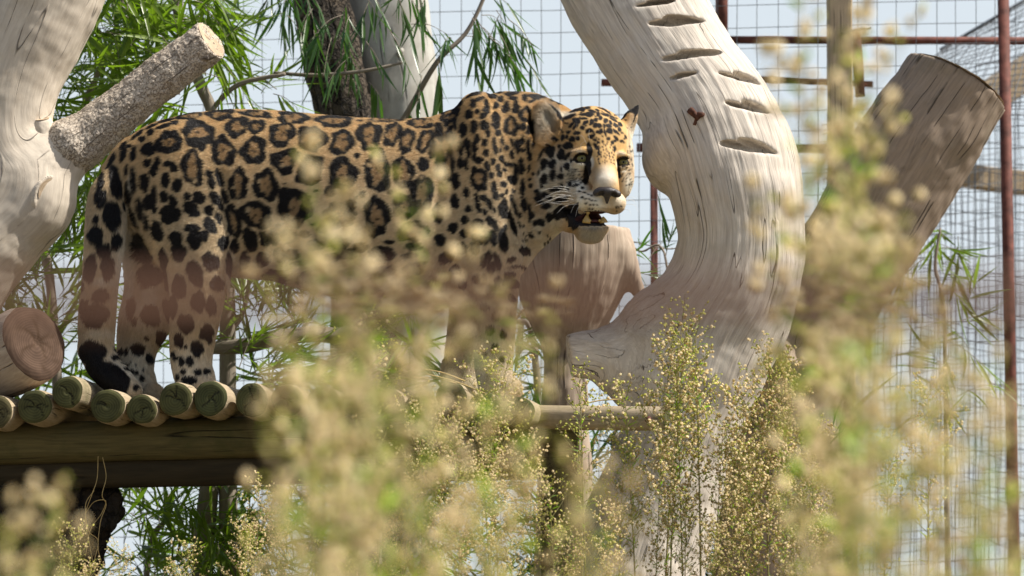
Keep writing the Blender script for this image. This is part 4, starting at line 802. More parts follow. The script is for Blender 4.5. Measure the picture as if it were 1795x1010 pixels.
# ---------------------------------------------------------------- cage: mesh, pipes, timbers
def pipe(parent, off, a, b, r, mat, name='rail', k=12):
    m = MB(); m.tube(np.array([a, b])-off, r, k); return link(name, m.mesh(name, [mat]), parent)
def bar(parent, off, a, b, w_, h_, mat, name):
    a, b = np.array(a), np.array(b); d = b-a; L = np.linalg.norm(d); x = d/L; up = np.array([0, 0, 1.]) if abs(x[2]) < .9 else np.array([0, 1., 0]); y = np.cross(up, x); y /= np.linalg.norm(y); z = np.cross(x, y)
    m = MB(); n = 24; ts = np.linspace(0, 1, n); prof = np.array([(-1, -.88), (-1, .88), (-.88, 1), (.88, 1), (1, .88), (1, -.88), (.88, -1), (-.88, -1)]); k = 8
    v = (a+ts[:, None]*d)[:, None]+prof[None, :, :1]*w_/2*y+prof[None, :, 1:]*h_/2*z; pp = (prof[None, :, :1]*w_/2*y+prof[None, :, 1:]*h_/2*z+ts[:, None, None]*0).reshape(-1, 3)
    i = np.arange(n-1)[:, None]*k; j = np.arange(k)[None]; j2 = (j+1) % k; q = np.stack([i+j, i+j2, i+k+j2, i+k+j], -1).reshape(-1, 4); nv = n*k
    vv = np.vstack([v.reshape(-1, 3), [a], [b]]); t = [(nv, (x_+1) % k, x_) for x_ in range(k)]+[(nv+1, nv-k+x_, nv-k+(x_+1) % k) for x_ in range(k)]
    wob = pnoise(vv*4)[:, None]*.002; me = mesh(name, vv+wob-off, [q, np.array(t)], [mat], False, {'perp': np.vstack([pp, np.zeros((2, 3))]), 's': np.concatenate([np.repeat(ts*L, k), [0, L]])})
    return link(name, me, parent)
def wires(parent, off, A, B, D_, Cc, nu, nv, r, name, jit=.002, seed=1, slope=0.):
    """woven/welded panel between four corners A (u0 v0) B (u1 v0) Cc (u1 v1) D_ (u0 v1)"""
    A, B, Cc, D_ = map(np.array, (A, B, Cc, D_)); rn = np.random.default_rng(seed); m = MB(); Q = lambda s_, t: (A*(1-s_)+B*s_)*(1-t)+(D_*(1-s_)+Cc*s_)*t
    for i in range(nu+1):
        s_ = i/nu; n = 14; ts = np.linspace(0, 1, n); p = np.array([Q(s_, t) for t in ts]); p += rn.normal(size=(n, 3))*jit*.5+rn.normal(size=3)*jit; m.tube(p-off, r, 4, cap=False)
    for i in range(nv+1):
        t = i/nv; n = 14; ss = np.linspace(0, 1, n); p = np.array([Q(s_, t) for s_ in ss]); p += rn.normal(size=(n, 3))*jit*.5+rn.normal(size=3)*jit; m.tube(p-off, r, 4, cap=False)
    o = link(name, m.mesh(name, [M['wire']]), parent); o['kind'] = 'stuff'; return o
def cage():
    Yf = 12.4; root = empty('wire_fence', 'tall grey wire mesh fence on rusty pipes behind the trees', 'fence', loc=tuple(P(897, 1075, Yf))); off = np.array(root.location)
    sx = 34.3; sy = 36.6
    # welded mesh, its rows rising a little to the right
    A, B = P(-60, -70, Yf), P(1850, -115, Yf); D_, Cc = P(-60, 1062, Yf), P(1850, 1017, Yf)
    wires(root, off, A, B, D_, Cc, int(1910/sx), int(1132/sy), .0013, 'wire_mesh', .0028, 2)
    pipe(root, off, P(1265, -80, Yf+.05), P(1265, 86, Yf+.05), .023, M['rust'], 'post'); pipe(root, off, P(1268, 70, Yf+.05), P(1880, 72, Yf+.05), .0145, M['rust'], 'rail')
    pipe(root, off, P(1054, 145, Yf+.08), P(1190, 145, Yf+.08), .014, M['rust'], 'rail'); pipe(root, off, P(1116, 259, Yf+.08), P(1560, 262, Yf+.08), .017, M['rust'], 'rail')
    b = P(1146, 250, Yf+.06); e = b.copy(); e[2] = .7; pipe(root, off, b, e, .014, M['rust'], 'post')
    b = P(1768, -90, Yf-.1); e = b.copy(); e[2] = .7; pipe(root, off, P(1757, -90, Yf-.1), np.array([P(1775, 700, Yf-.1)[0], Yf-.1, .7]), .021, M['rust'], 'post')
    pipe(root, off, P(1330, 139, Yf+.07), P(1530, 148, Yf+.07), .012, M['rust'], 'rail')
    # side run of mesh going away at the right, and the mesh roof above it
    s2 = empty('side_fence', 'crumpled grey mesh run receding behind the sawn off limb', 'fence', loc=tuple(P(1700, 1060, 13.))); o2 = np.array(s2.location)
    wires(s2, o2, P(1440, 215, 12.6), P(1850, 150, 15.5), P(1440, 1060, 12.6), P(1850, 1030, 15.5), 40, 44, .0019, 'wire_mesh', .006, 5)
    wires(s2, o2, P(1600, 190, 14.6), P(1880, 215, 13.2), P(1600, 900, 14.6), P(1880, 1000, 13.2), 16, 30, .0017, 'wire_mesh', .007, 6)
    roof = empty('mesh_roof', 'sloping mesh roof panel at the upper right behind the rusty rail', 'roof', loc=tuple(P(1700, 100, 13.4))); o3 = np.array(roof.location)
    wires(roof, o3, P(1500, 215, 12.7), P(1655, 85, 14.2), P(1900, 200, 12.7), P(1900, -60, 14.2), 22, 34, .0019, 'wire_mesh', .004, 7)
    pipe(roof, o3, P(1648, 88, 14.2), P(1900, -60, 14.2), .008, M['wire'], 'rail')
    # timbers
    t1 = empty('timber_post', 'upright timber post with its right face pale behind the tall weeds', 'post', loc=tuple(P(1470, 1060, 12.1))); o = np.array(t1.location)
    b = P(1470, -110, 12.1); e = b.copy(); e[2] = .7; bar(t1, o, b, e, .085, .10, M['timber'], 'timber')
    pipe(t1, o, P(1500, 58, 12.1), P(1508, 170, 12.1), .018, M['rust'], 'bracket'); pipe(t1, o, P(1476, 60, 12.05), P(1526, 48, 12.05), .006, M['wire'], 'wire_tie')
    for nm, lab, a, b_, Y_, w_, h_ in (('timber_brace', 'sloping timber brace running up behind the sawn off limb', (1560, 290), (1900, 58), 14.6, .10, .14), ('timber_rail', 'pale timber rail between the limb and the rusty post', (1590, 296), (1880, 332), 14.9, .08, .10)):
        r_ = empty(nm, lab, 'timber', loc=tuple(P(*a, Y_))); bar(r_, np.array(r_.location), P(*a, Y_), P(*b_, Y_+.3), w_, h_, M['timber'], 'timber')
    # the near cage wire: rusty rod close to the lens
    r0 = P(-300, 528, 1.18); r1 = P(2100, 530, 1.18)
    o = empty('rusty_cage_rail', 'out of focus rusty rail crossing low in front of the jaguar', 'rail', loc=tuple(r0)); m = MB(); n = 60; pts = r0+np.linspace(0, 1, n)[:, None]*(r1-r0); m.tube(pts-r0, .0062, 16)
    link('rod', m.mesh('rod', [M['rustbar']]), o)
cage()
# ---------------------------------------------------------------- long narrow leaves
def leaf_mesh(seed, L=.13, w_=.0105, mat='leaf'):
    rn = random.Random(seed); n = 7; ts = np.linspace(0, 1, n); bend = rn.uniform(-.22, .30); side = rn.uniform(-.15, .15); v = []
    for t in ts:
        ww = w_*.5*(math.sin(math.pi*min(1, t*1.02+.02)**.8)**.8)*(1-.25*t)+.0003
        c = np.array([L*t, side*L*t*t, -bend*L*t*t]); tw = t*rn.uniform(-.3, .3)
        v += [c+np.array([0, -ww, ww*.35]), c, c+np.array([0, ww, ww*.35])]
    q = [(3*i+a, 3*i+3+a, 3*i+4+a, 3*i+1+a) for i in range(n-1) for a in (0, 1)]
    return mesh('leaf', np.array(v), np.array(q), [M[mat]], True)
LEAVES = {m: [leaf_mesh(i, .13*(.7+.12*i), .0105*(.8+.08*i), m) for i in range(6)] for m in ('leaf', 'leafd')}
def basis(d, roll):
    d = np.array(d, float); d /= np.linalg.norm(d)+1e-9; up = np.array([0, 0, 1.]) if abs(d[2]) < .95 else np.array([0, 1., 0]); y = np.cross(up, d); y /= np.linalg.norm(y); z = np.cross(d, y)
    c, s_ = math.cos(roll), math.sin(roll); return np.stack([d, y*c+z*s_, -y*s_+z*c], 1)

class Tree:
    """trunk and limbs as parts, twigs joined, the nearest leaves as single parts and the rest as one mass"""
    def __init__(s, name, label, cat, base, group=None, seed=1):
        s.root = empty(name, label, cat, group, loc=tuple(base)); s.off = np.array(s.root.location, float); s.rn = random.Random(seed); s.tw = MB(); s.lv = []
    def limb(s, pts, r, mat='stem', name='branch', k=16, n=40, rough=0., seed=0, parent=None):
        p = spline(pts, n); m = MB(); rr = np.interp(np.linspace(0, 1, n), np.linspace(0, 1, len(r)), r); m.tube(p-s.off, rr, k)
        if rough:
            v = m.v[0]; nn = m.perp[0]; l_ = np.linalg.norm(nn, axis=1)[:, None]+1e-9; sc_ = 1/max(r)
            d = fbm(np.hstack([nn*sc_*1.6])+m.s_[0][:, None]*sc_*.25+seed, 4)[:, None]; m.v[0] = v+nn/l_*d*rough
        return link(name, m.mesh(name, [M[mat]]), parent or s.root), p
    def spray(s, c, d, L, n, spread=.6, droop=.4, leaf=1., up=0.):
        """a twig from c along d carrying n leaves"""
        rn = s.rn; d = np.array(d, float); d /= np.linalg.norm(d); e = c+d*L; e[2] -= droop*L*.5; mid = (c+e)/2+np.array([0, 0, droop*L*.12]); p = spline([c, mid, e], 7); s.tw.tube(p-s.off, np.linspace(.0016, .0007, 7), 4, cap=False)
        for i in range(n):
            t = .12+.88*(i+.5)/n; q_ = p[0]*(1-t)+p[-1]*t+(mid-(c+e)/2)*4*t*(1-t)*.5; ax = p[-1]-p[0]; ax /= np.linalg.norm(ax)
            o_ = np.array([rn.gauss(0, 1), rn.gauss(0, 1), rn.gauss(0, 1)]); o_ -= ax*(o_@ax); o_ /= np.linalg.norm(o_)+1e-9
            dd = ax*rn.uniform(.5, 1)+o_*spread*rn.uniform(.5, 1.2); dd[2] += -droop*.8+up; s.lv.append((q_, dd, leaf*rn.uniform(.75, 1.25), rn.uniform(-1.2, 1.2)))
    def finish(s, mat='leaf', single=200):
        rn = s.rn
        if s.tw.v: o = link('twigs', s.tw.mesh('twigs', [M['stem']]), s.root, 'stuff')
        ls = sorted(s.lv, key=lambda a: a[0][1]); one, rest = ls[:single], ls[single:]
        for (c, d, sc_, ro) in one:
            o = link('leaf', rn.choice(LEAVES[mat]), s.root); B = basis(d, ro); Mx = Matrix.Identity(4)
            for i in range(3):
                for j in range(3): Mx[i][j] = B[i, j]*sc_
                Mx[i][3] = (c-s.off)[i]
            o.matrix_local = Mx
        if rest:
            m = MB(); src = []
            for me in LEAVES[mat]:
                v = np.empty(len(me.vertices)*3); me.vertices.foreach_get('co', v); q = np.array([list(p_.vertices) for p_ in me.polygons]); src.append((v.reshape(-1, 3), q))
            for (c, d, sc_, ro) in rest:
                v, q = rn.choice(src); m.add((v*sc_)@basis(d, ro).T+c-s.off, q)
            link('leaves', m.mesh('leaves', [M[mat]]), s.root, 'stuff')
        return s.root

def ray_base(u, Y): return np.array([P(u, 900, Y)[0], Y, gz(Y)-.05])
rn = random.Random(3)
# gum tree behind the jaguar's back: dark rough half and pale smooth half
t = Tree('gum_tree', 'large gum tree behind the jaguar with one dark rough and one pale smooth trunk', 'tree', ray_base(650, 11.7), seed=5)
t.limb([P(552, -120, 11.6), P(574, 60, 11.6), P(606, 210, 11.6), P(634, 480, 11.6), P(645, 1000, 11.6), [P(650, 900, 11.6)[0], 11.6, .8]], [.094, .092, .098, .105, .12, .16], 'darkbark', 'trunk', 48, 160, .018, 2)
t.limb([P(668, -120, 11.75), P(684, 60, 11.75), P(704, 210, 11.75), P(720, 480, 11.75), P(716, 1000, 11.75), [P(716, 900, 11.75)[0], 11.75, .8]], [.142, .145, .140, .135, .15, .19], 'palebark', 'trunk', 48, 160, .008, 7)
m = MB(); q0 = P(700, 97, 11.62); m.tube(np.array([q0+np.array([0, .05, -.02]), q0, q0+np.array([.006, -.03, .012])])-t.off, .012, 9); link('snag', m.mesh('snag', [M['palebark']]), t.root)
# hanging branch at the centre top, its leaves drooping
t.limb([P(612, 330, 11.4), P(700, 220, 11.3), P(764, 112, 11.2), P(822, 50, 11.2), P(872, -60, 11.2)], [.010, .011, .009, .007, .006], 'stem', 'branch', 10)
t.limb([P(480, 128, 11.3), P(560, 132, 11.25), P(640, 124, 11.2), P(705, 110, 11.2)], [.006, .007, .006, .005], 'stem', 'branch', 8)
for (u, v, n) in ((835, 30, 16), (850, 40, 14), (815, 52, 12), (860, 5, 14), (880, 20, 10), (800, 70, 8), (845, 65, 12), (905, 75, 8), (872, 48, 10), (770, 100, 6), (745, 140, 6), (720, 190, 8), (700, 205, 6), (655, 150, 3), (675, 60, 4), (735, 30, 6), (915, 95, 5)):
    for _ in range(max(1, n//5)):
        c = P(u+rn.uniform(-14, 14), v+rn.uniform(-14, 14), 11.2+rn.uniform(-.12, .12)); t.spray(c, (rn.uniform(-.3, .8), rn.uniform(-.5, .5), rn.uniform(-.5, .2)), rn.uniform(.05, .13), 5, .45, 1.0, rn.uniform(.9, 1.35))
for (u, v, n) in ((520, -20, 4), (545, 20, 4), (505, 30, 2), (600, 20, 4), (610, 90, 3), (585, 70, 3), (560, 60, 3), (640, -10, 3), (630, 60, 2), (700, -20, 3), (470, -30, 3), (500, -40, 3), (740, -20, 3)):
    for _ in range(n):
        c = P(u+rn.uniform(-16, 16), v+rn.uniform(-16, 16), 11.25+rn.uniform(-.12, .12)); t.spray(c, (rn.uniform(-.6, .6), rn.uniform(-.5, .5), rn.uniform(-.9, .1)), rn.uniform(.05, .12), 4, .5, 1.0, rn.uniform(.7, 1.2))
t.finish('leafd', 260)

def sapling(name, label, base_u, Y, stems, regions, seed, leaf='leaf', single=160, group=None):
    t = Tree(name, label, 'tree', ray_base(base_u, Y), group, seed); r_ = t.rn
    for pts, rad in stems: t.limb([P(*p) if isinstance(p, tuple) else p for p in pts], rad, 'stem', 'stem', 12, 40, .002)
    for (u0, v0, u1, v1, n, dx, dz, dr, sc_) in regions:
        for _ in range(n):
            c = P(r_.uniform(u0, u1), r_.uniform(v0, v1), Y+r_.uniform(-.35, .35)); t.spray(c, (dx+r_.gauss(0, .45), r_.gauss(0, .4), dz+r_.gauss(0, .35)), r_.uniform(.08, .18), 6, .5, dr, sc_*r_.uniform(.8, 1.25), .1)
    return t.finish(leaf, single)
g = ray_base
sapling('willow_leaved_tree', 'leafy narrow leaved tree filling the gap behind the rough branch', 250, 11.1,
        [([(300, -60, 11.1), (318, 60, 11.1), (352, 150, 11.1), (372, 200, 11.1), (395, 330, 11.1), (400, 900, 11.1), g(400, 11.1)], [.012, .017, .018, .02, .024, .03, .04]), ([(372, 190, 11.1), (420, 148, 11.05), (500, 130, 11.)], [.009, .008, .006]), ([(225, -60, 11.2), (200, 60, 11.2), (150, 180, 11.2), (110, 300, 11.2)], [.007, .009, .011, .012])],
        [(95, -40, 400, 60, 62, .1, .2, .5, 1.25), (90, 40, 330, 170, 70, -.2, .5, .35, 1.2), (75, 150, 250, 300, 34, -.1, .5, .3, 1.1), (300, 60, 400, 190, 14, .1, .3, .5, 1.05), (390, 130, 500, 190, 6, .3, .2, .6, 1.0), (330, -30, 360, 40, 8, .4, .0, .8, 1.)], 21, 'leaf', 300)
sapling('willow_leaved_tree', 'narrow leaved sapling behind the tail, at the left below the forked tree', 90, 11.2,
        [([(30, 330, 11.2), (66, 400, 11.2), (90, 520, 11.2), (110, 900, 11.2), g(110, 11.2)], [.012, .014, .016, .02, .03])],
        [(0, 380, 150, 520, 40, .1, .5, .3, 1.1), (90, 320, 180, 460, 24, .1, .6, .2, 1.05), (0, 500, 150, 700, 40, .1, .5, .3, 1.15), (190, 480, 330, 690, 16, .2, .5, .3, 1.1), (120, 230, 200, 330, 6, .1, .6, .3, 1.)], 22, 'leaf', 220)
sapling('willow_leaved_tree', 'narrow leaved sapling seen under the jaguar between its hind and front legs', 470, 11.,
        [([(372, 610, 11.), (430, 606, 10.95), (500, 590, 10.95), (580, 588, 11.), (640, 620, 11.), (650, 900, 11.), g(650, 11.)], [.020, .026, .026, .028, .03, .035, .04]), ([(300, 690, 11.1), (340, 640, 11.1), (420, 560, 11.1), (440, 470, 11.1)], [.008, .009, .008, .006])],
        [(390, 470, 600, 590, 52, -.1, .6, .2, 1.0), (380, 590, 620, 700, 40, .5, .3, .35, 1.1), (560, 560, 800, 700, 20, .1, .5, .3, 1.1), (400, 640, 560, 690, 8, .8, .2, .3, 1.2)], 23, 'leaf', 220)
sapling('willow_leaved_tree', 'grey stemmed sapling seen below the platform between the dark stump and the weeds', 370, 11.1,
        [([(390, 770, 11.1), (368, 850, 11.1), (355, 1000, 11.1), g(352, 11.1)], [.030, .032, .035, .045]), ([(300, 900, 11.2), (260, 980, 11.2), g(250, 11.2)], [.008, .01, .014])],
        [(215, 830, 370, 1040, 90, .1, .4, .5, .95), (370, 830, 600, 1040, 110, .1, .2, .7, 1.05), (600, 800, 900, 1040, 46, .1, .3, .6, 1.)], 24, 'leaf', 220)
sapling('willow_leaved_tree', 'narrow leaved sapling between the jaguar chest and the tapering stump', 930, 11.3,
        [([(900, 560, 11.3), (935, 600, 11.3), (950, 900, 11.3), g(950, 11.3)], [.008, .011, .014, .02]), ([(890, 575, 11.25), (930, 530, 11.2), (985, 470, 11.2)], [.004, .0045, .003])],
        [(885, 560, 990, 690, 18, .3, .3, .4, 1.), (760, 640, 900, 720, 12, .3, .2, .3, 1.), (920, 480, 980, 560, 3, .5, .5, .2, .9)], 25, 'leafd', 120)
sapling('willow_leaved_tree', 'dense dark undergrowth tree behind the foot of the curved trunk', 1100, 11.4, [([(1080, 760, 11.4), (1090, 900, 11.4), g(1090, 11.4)], [.02, .025, .035])],
        [(780, 760, 1100, 1050, 60, .1, .4, .4, 1.1), (1100, 760, 1460, 1050, 60, .1, .4, .4, 1.1)], 31, 'leafd', 100)
sapling('willow_leaved_tree', 'thin leafy shoots in the gap between the jaguar chin and the curved trunk', 1180, 11.5,
        [([(1075, 405, 11.4), (1120, 440, 11.4), (1170, 470, 11.4), (1185, 900, 11.5), g(1185, 11.5)], [.0022, .003, .004, .008, .012]), ([(1240, 410, 11.5), (1180, 436, 11.5), (1110, 424, 11.5)], [.003, .002, .0015])],
        [(1100, 440, 1190, 480, 4, .2, .3, .3, .8)], 26, 'leafd', 60)
sapling('willow_leaved_tree', 'drooping green shoots in front of the side mesh right of the sawn off limb', 1640, 12.,
        [([(1648, 400, 12.), (1640, 470, 12.), (1655, 560, 12.), (1660, 900, 12.), g(1660, 12.)], [.004, .006, .007, .01, .016])],
        [(1610, 390, 1680, 520, 7, .1, -.1, .7, 1.), (1560, 480, 1700, 760, 14, .1, .2, .5, 1.)], 27, 'leaf', 80)

# ---------------------------------------------------------------- seeding weeds
ICO_V = np.array([(0, 0, 1), (.894, 0, .447), (.276, .851, .447), (-.724, .526, .447), (-.724, -.526, .447), (.276, -.851, .447), (.724, .526, -.447), (-.276, .851, -.447), (-.894, 0, -.447), (-.276, -.851, -.447), (.724, -.526, -.447), (0, 0, -1)])
ICO_F = np.array([(0, 1, 2), (0, 2, 3), (0, 3, 4), (0, 4, 5), (0, 5, 1), (1, 6, 2), (2, 7, 3), (3, 8, 4), (4, 9, 5), (5, 10, 1), (1, 10, 6), (2, 6, 7), (3, 7, 8), (4, 8, 9), (5, 9, 10), (6, 11, 10), (7, 11, 6), (8, 11, 7), (9, 11, 8), (10, 11, 9)])
def weed_proto(seed, H=1.3, top=.62, dens=1.0, wide=1., seeds=.5, big=1., thin=1.):
    rn = random.Random(seed); st, lf, hd = MB(), MB(), MB()
    lean = rn.uniform(-.05, .05), rn.uniform(-.05, .05)
    ax = spline([(0, 0, 0), (lean[0]*.5, lean[1]*.5, H*.5), (lean[0]+rn.uniform(-.04, .04), lean[1], H)], 16); st.tube(ax, np.linspace(.0042, .0012, 16), 5)
    def at_(t):
        x = t*15; i = min(14, int(x)); return ax[i]*(1-(x-i))+ax[i+1]*(x-i)
    def leaf(c, d, L, w_):
        B = basis(d, rn.uniform(-1, 1)); w_ *= 1 if big < 1.8 else 2.2; v = np.array([(0, 0, 0), (.3, -.5, .1), (.3, .5, .1), (.7, -.4, .05), (.7, .4, .05), (1, 0, -.15)])*np.array([L, w_, L]); lf.add(v@B.T+c, [(1, 3, 4, 2)], [(0, 1, 2), (3, 5, 4)])
    def head(c, d, pale):
        r_ = (rn.uniform(.0026, .0040) if pale else rn.uniform(.0015, .0024))*big; B = basis(d, 0); jig = np.array([rn.uniform(.85, 1.15) for _ in range(12)])[:, None]
        hd.add((ICO_V*jig*np.array([1.1 if pale else 1.6, 1, 1])*r_)@B.T+c, None, ICO_F, 0 if pale else 1)
    nb = int(30*dens)
    for i in range(nb):
        t = 1-top/H*(1-(i+.5)/nb)**1.0; c = at_(min(t, .995)); az = i*2.4+rn.uniform(-.4, .4); Lb = (.05+.16*math.sin(math.pi*min(1, (1-t)*H/top*.9+.08))**.8)*rn.uniform(.6, 1.2)*wide
        d = np.array([math.cos(az), math.sin(az), rn.uniform(.9, 1.7)]); d /= np.linalg.norm(d); e = c+d*Lb; mid = (c+e)/2+np.array([d[0], d[1], -.3])*Lb*.08; p = spline([c, mid, e], 6); st.tube(p, np.linspace(.0013, .0006, 6), 3, cap=False)
        leaf(c, d+np.array([0, 0, -.5]), rn.uniform(.02, .05), .004)
        nh = max(3, int(Lb*110*dens*(.45 if big > 1.6 else .8)))
        for j in range(nh):
            tt = .25+.75*(j+.5)/nh; q_ = p[0]*(1-tt)+p[-1]*tt; o_ = np.array([rn.gauss(0, 1), rn.gauss(0, 1), rn.gauss(0, .8)+.6]); o_ /= np.linalg.norm(o_); l2 = rn.uniform(.006, .026); e2 = q_+o_*l2
            st.tube(np.array([q_, e2]), .0004, 3, cap=False); head(e2, o_, rn.random() < seeds)
            if rn.random() < .5: e3 = e2+np.array([rn.uniform(-1, 1), rn.uniform(-1, 1), rn.uniform(-.3, 1)])*.009; head(e3, o_, rn.random() < seeds*.7)
            if rn.random() < .35*thin: leaf(q_, o_, rn.uniform(.008, .02), .0022)
    for i in range(int(46*dens*thin)):
        t = rn.uniform(.05, .92); az = rn.uniform(0, 6.28); leaf(at_(t), (math.cos(az), math.sin(az), rn.uniform(.2, 1.2)), rn.uniform(.03, .075), rn.uniform(.003, .0055))
    return st.mesh('stem', [M['weedstem']]), lf.mesh('leaves', [M['weedleaf']], False), hd.mesh('seed_heads', [M['head'], M['bud']], True), H
PROTO = [weed_proto(101, 1.3, .62, 1.2, .8, .55, 1.45), weed_proto(102, 1.15, .50, 1.0, .9, .35, 1.4), weed_proto(103, 1.4, .72, 1.3, .75, .7, 1.5), weed_proto(104, 1.2, .45, .9, .6, .25, 1.4), weed_proto(105, 1.3, .60, 1.4, 1.0, .6, 1.55),
         weed_proto(111, 1.5, .70, .85, .85, .7, 2.3, .9), weed_proto(112, 1.5, .85, 1.05, .95, .6, 2.1, 1.), weed_proto(113, 1.4, .65, .7, .7, .75, 2.4, .8)]
def weed(u, v, Y, k, label, group='seeding weeds', rot=None, wscale=1.):
    """a plant rooted in the ground whose tip stands where the picture shows it"""
    st, lf, hd, H = PROTO[k if Y > 5 else (5, 6, 5, 7, 6)[k]]; tip = P(u, v, Y); z0 = gz(Y)-.03; rn_ = random.Random(int(u*7+v*3+Y*11)); sc_ = (tip[2]-z0)/H
    r_ = empty('seeding_weed', label, 'weed', group, loc=(tip[0], Y, z0)); r_.rotation_euler = (0, 0, rn_.uniform(0, 6.28) if rot is None else rot); r_.scale = (sc_*wscale,)*2+(sc_,)
    for nm, me in (('stem', st), ('leaves', lf), ('seed_heads', hd)):
        o = link(nm, me, r_)
        if nm != 'stem': o['kind'] = 'stuff'
    return r_
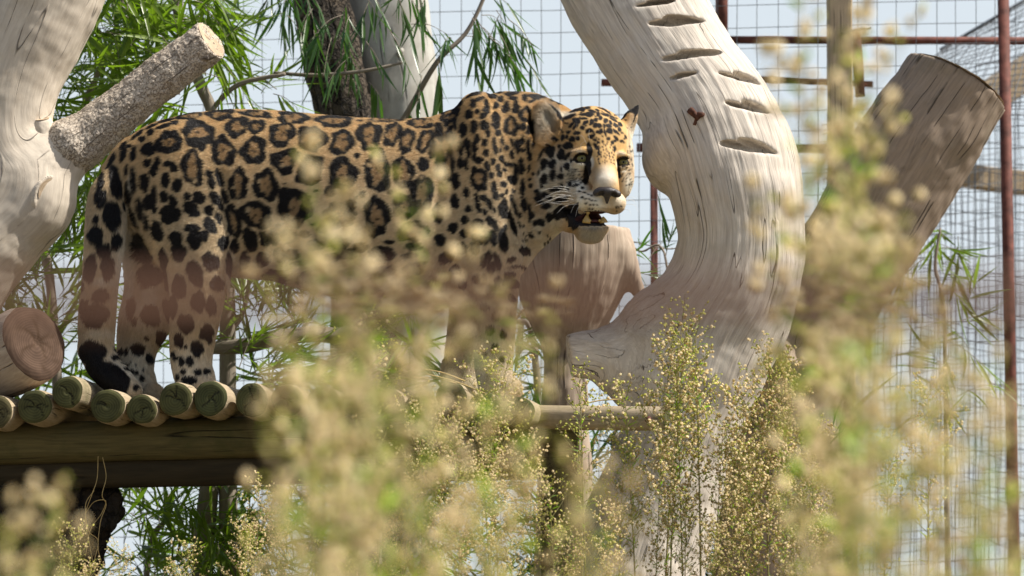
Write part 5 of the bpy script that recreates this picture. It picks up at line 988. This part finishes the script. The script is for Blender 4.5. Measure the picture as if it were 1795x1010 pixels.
WEEDS = [
 # (tip u, tip v, distance, kind, label)
 (598, 318, 3.84, 3, 'blurred weed whose lone tip covers the middle of the jaguar flank'),
 (648, 470, 3.97, 1, 'blurred weed just right of the flank tip, reaching the belly line'),
 (548, 480, 3.71, 1, 'blurred weed left of the flank tip, over the jaguar belly'),
 (786, 322, 4.35, 3, 'blurred brown weed tip over the fold behind the jaguar shoulder'),
 (728, 500, 3.46, 0, 'blurred weed over the belly between the two taller tips'),
 (684, 545, 3.33, 2, 'blurred bushy weed under the belly left of the forelegs'),
 (530, 545, 4.10, 0, 'leftmost blurred weed of the clump in front of the platform'),
 (612, 560, 3.07, 4, 'large blurred weed low in front of the platform middle'),
 (835, 540, 3.58, 0, 'blurred weed hiding the jaguar forelegs'),
 (900, 560, 3.71, 4, 'blurred weed right of the forelegs before the tapering stump'),
 (560, 700, 2.82, 2, 'very blurred weed low at the left of the foreground clump'),
 (680, 690, 3.20, 0, 'blurred weed low in the middle of the foreground clump'),
 (1120, 850, 3.07, 2, 'blurred weed low before the foot of the curved trunk'),
 (1405, -20, 3.97, 3, 'tallest blurred weed, its tip passing the top of the photo right of the curved trunk'),
 (1440, 60, 4.35, 0, 'tall blurred weed over the timber post'),
 (1490, 190, 4.10, 1, 'tall blurred weed in front of the left edge of the sawn off limb'),
 (1478, 260, 3.71, 4, 'blurred weed over the dark base of the sawn off limb'),
 (1545, 430, 3.58, 0, 'blurred weed crossing the middle of the sawn off limb'),
 (1612, 560, 4.22, 3, 'blurred weed right of the sawn off limb'),
 (1440, 420, 3.33, 2, 'blurred weed beside the right edge of the curved trunk'),
 (1530, 520, 3.07, 4, 'bushy blurred weed at the lower right before the side mesh'),
 (1650, 600, 3.33, 2, 'blurred brownish weed left of the right hand rusty post'),
 (1790, 700, 3.58, 2, 'blurred weed at the right edge of the photo'),
 (1600, 720, 2.94, 2, 'very blurred weed in the lower right corner clump'),
 (1700, 800, 3.07, 4, 'very blurred weed lowest in the right corner'),
 (14, 870, 3.46, 2, 'blurred weed in the lower left corner'),
 (-30, 940, 3.20, 4, 'blurred weed cut by the left edge of the photo'),
 (80, 985, 3.33, 1, 'blurred weed whose tip barely shows at the lower left'),
 # sharp ones at the enclosure's edge
 (118, 930, 9.2, 1, 'sharp pale weed before the rotting stump'), (200, 965, 9.1, 0, 'sharp weed at the right foot of the rotting stump'), (170, 1000, 9.0, 4, 'sharp low weed between the two by the rotting stump'),
 (455, 855, 9.3, 0, 'sharp weed under the platform left of the blurred clump'), (500, 880, 9.2, 2, 'sharp weed next to the blurred clump under the platform'), (415, 930, 9.1, 4, 'sharp weed below the grey sapling stem'), (330, 960, 9.3, 1, 'sharp green weed under the platform by the grey stem'), (545, 850, 9.5, 3, 'slim sharp weed at the end of the lower beam'),
 (672, 556, 9.35, 3, 'slim sharp weed rising above the pole ends under the belly'),
 (848, 640, 9.3, 1, 'sharp weed curling up before the last poles of the platform'), (880, 700, 9.2, 0, 'sharp weed with cream heads below the last pole'), (820, 735, 9.1, 4, 'sharp bushy weed in front of the beam end'), (760, 790, 9.2, 0, 'sharp weed left of the bushy one at the beam end'), (930, 770, 9.2, 2, 'sharp weed before the platform post'), (870, 820, 9.0, 4, 'sharp bushy weed low at the platform post'), (980, 850, 9.1, 1, 'sharp green weed right of the platform post'),
 (1035, 655, 9.4, 3, 'sharp golden weed in front of the split rail'), (1080, 790, 9.2, 1, 'sharp weed at the left foot of the curved trunk'),
 (1150, 555, 9.3, 3, 'slim sharp weed highest against the curved trunk'), (1168, 600, 9.25, 0, 'sharp weed with green gold heads against the curved trunk'), (1200, 640, 9.2, 4, 'bushy sharp weed in front of the split rail end'), (1225, 565, 9.2, 3, 'thin reddish weed stalk against the curved trunk'),
 (1140, 760, 9.1, 2, 'sharp weed low before the split rail end'), (1250, 740, 9.1, 0, 'sharp weed over the lower curved trunk'), (1310, 690, 9.3, 4, 'sharp weed at the right edge of the lower curved trunk'), (1350, 625, 9.2, 0, 'sharp weed right of the curved trunk above the dark gap'), (1400, 650, 9.1, 4, 'bushy sharp weed beside the blurred right clump'), (1380, 720, 9.0, 2, 'sharp cream headed weed in the middle of the right clump'), (1440, 760, 9.2, 0, 'sharp weed behind the blurred right clump'), (1330, 790, 9.0, 4, 'bushy sharp weed low at the right of the curved trunk'), (1280, 850, 9.0, 2, 'sharp weed lowest before the curved trunk'), (1200, 880, 9.1, 1, 'sharp green weed low before the curved trunk'), (1410, 850, 9.0, 4, 'bushy sharp weed low in the right clump'), (1480, 830, 9.2, 2, 'sharp weed at the right end of the sharp clump'), (1060, 900, 9.0, 4, 'bushy sharp weed low in the middle'), (700, 870, 9.1, 2, 'sharp weed half hidden by the foreground clump'), (1540, 760, 9.4, 0, 'sharp weed in front of the side mesh'), (1620, 680, 9.6, 1, 'sharp pale weed by the side mesh foot'),
 (1295, 760, 9.15, 0, 'sharp weed in the dark gap right of the lower curved trunk'), (1365, 800, 8.9, 2, 'sharp cream headed weed low behind the right clump'), (1450, 900, 8.9, 0, 'sharp weed lowest in the right clump'), (1235, 930, 8.9, 4, 'bushy sharp weed at the bottom edge before the curved trunk'), (800, 900, 8.9, 0, 'sharp weed at the bottom edge below the platform end'), (905, 900, 8.9, 2, 'sharp weed at the bottom edge before the platform post'), (1000, 940, 8.9, 0, 'sharp weed at the bottom edge right of the post'), (745, 700, 9.3, 2, 'sharp weed before the poles left of the golden ones'), (1120, 690, 9.2, 1, 'sharp weed just under the split rail end'), (640, 900, 9.2, 1, 'sharp green weed under the lower beam end'), (300, 1000, 9.0, 0, 'sharp weed at the bottom edge left of the grey stem'),
]
for a in WEEDS: weed(*a, wscale=(1.0 if a[2] > 5 else .8))
# dry grass stalks lying over the pole ends
gs = empty('dry_stalks', 'straw coloured dry stalks lying on the poles by the forelegs', 'stalks', loc=tuple(P(760, 670, 9.75))); o = np.array(gs.location)
for a, b in (((735, 646), (815, 668)), ((725, 662), (800, 672)), ((745, 655), (850, 690)), ((1010, 712), (1090, 700))):
    m = MB(); p = spline([P(*a, 9.72), (P(*a, 9.72)+P(*b, 9.78))/2+np.array([0, 0, .006]), P(*b, 9.78)], 12); m.tube(p-o, .0022, 6); link('stalk', m.mesh('stalk', [M['twine']]), gs)
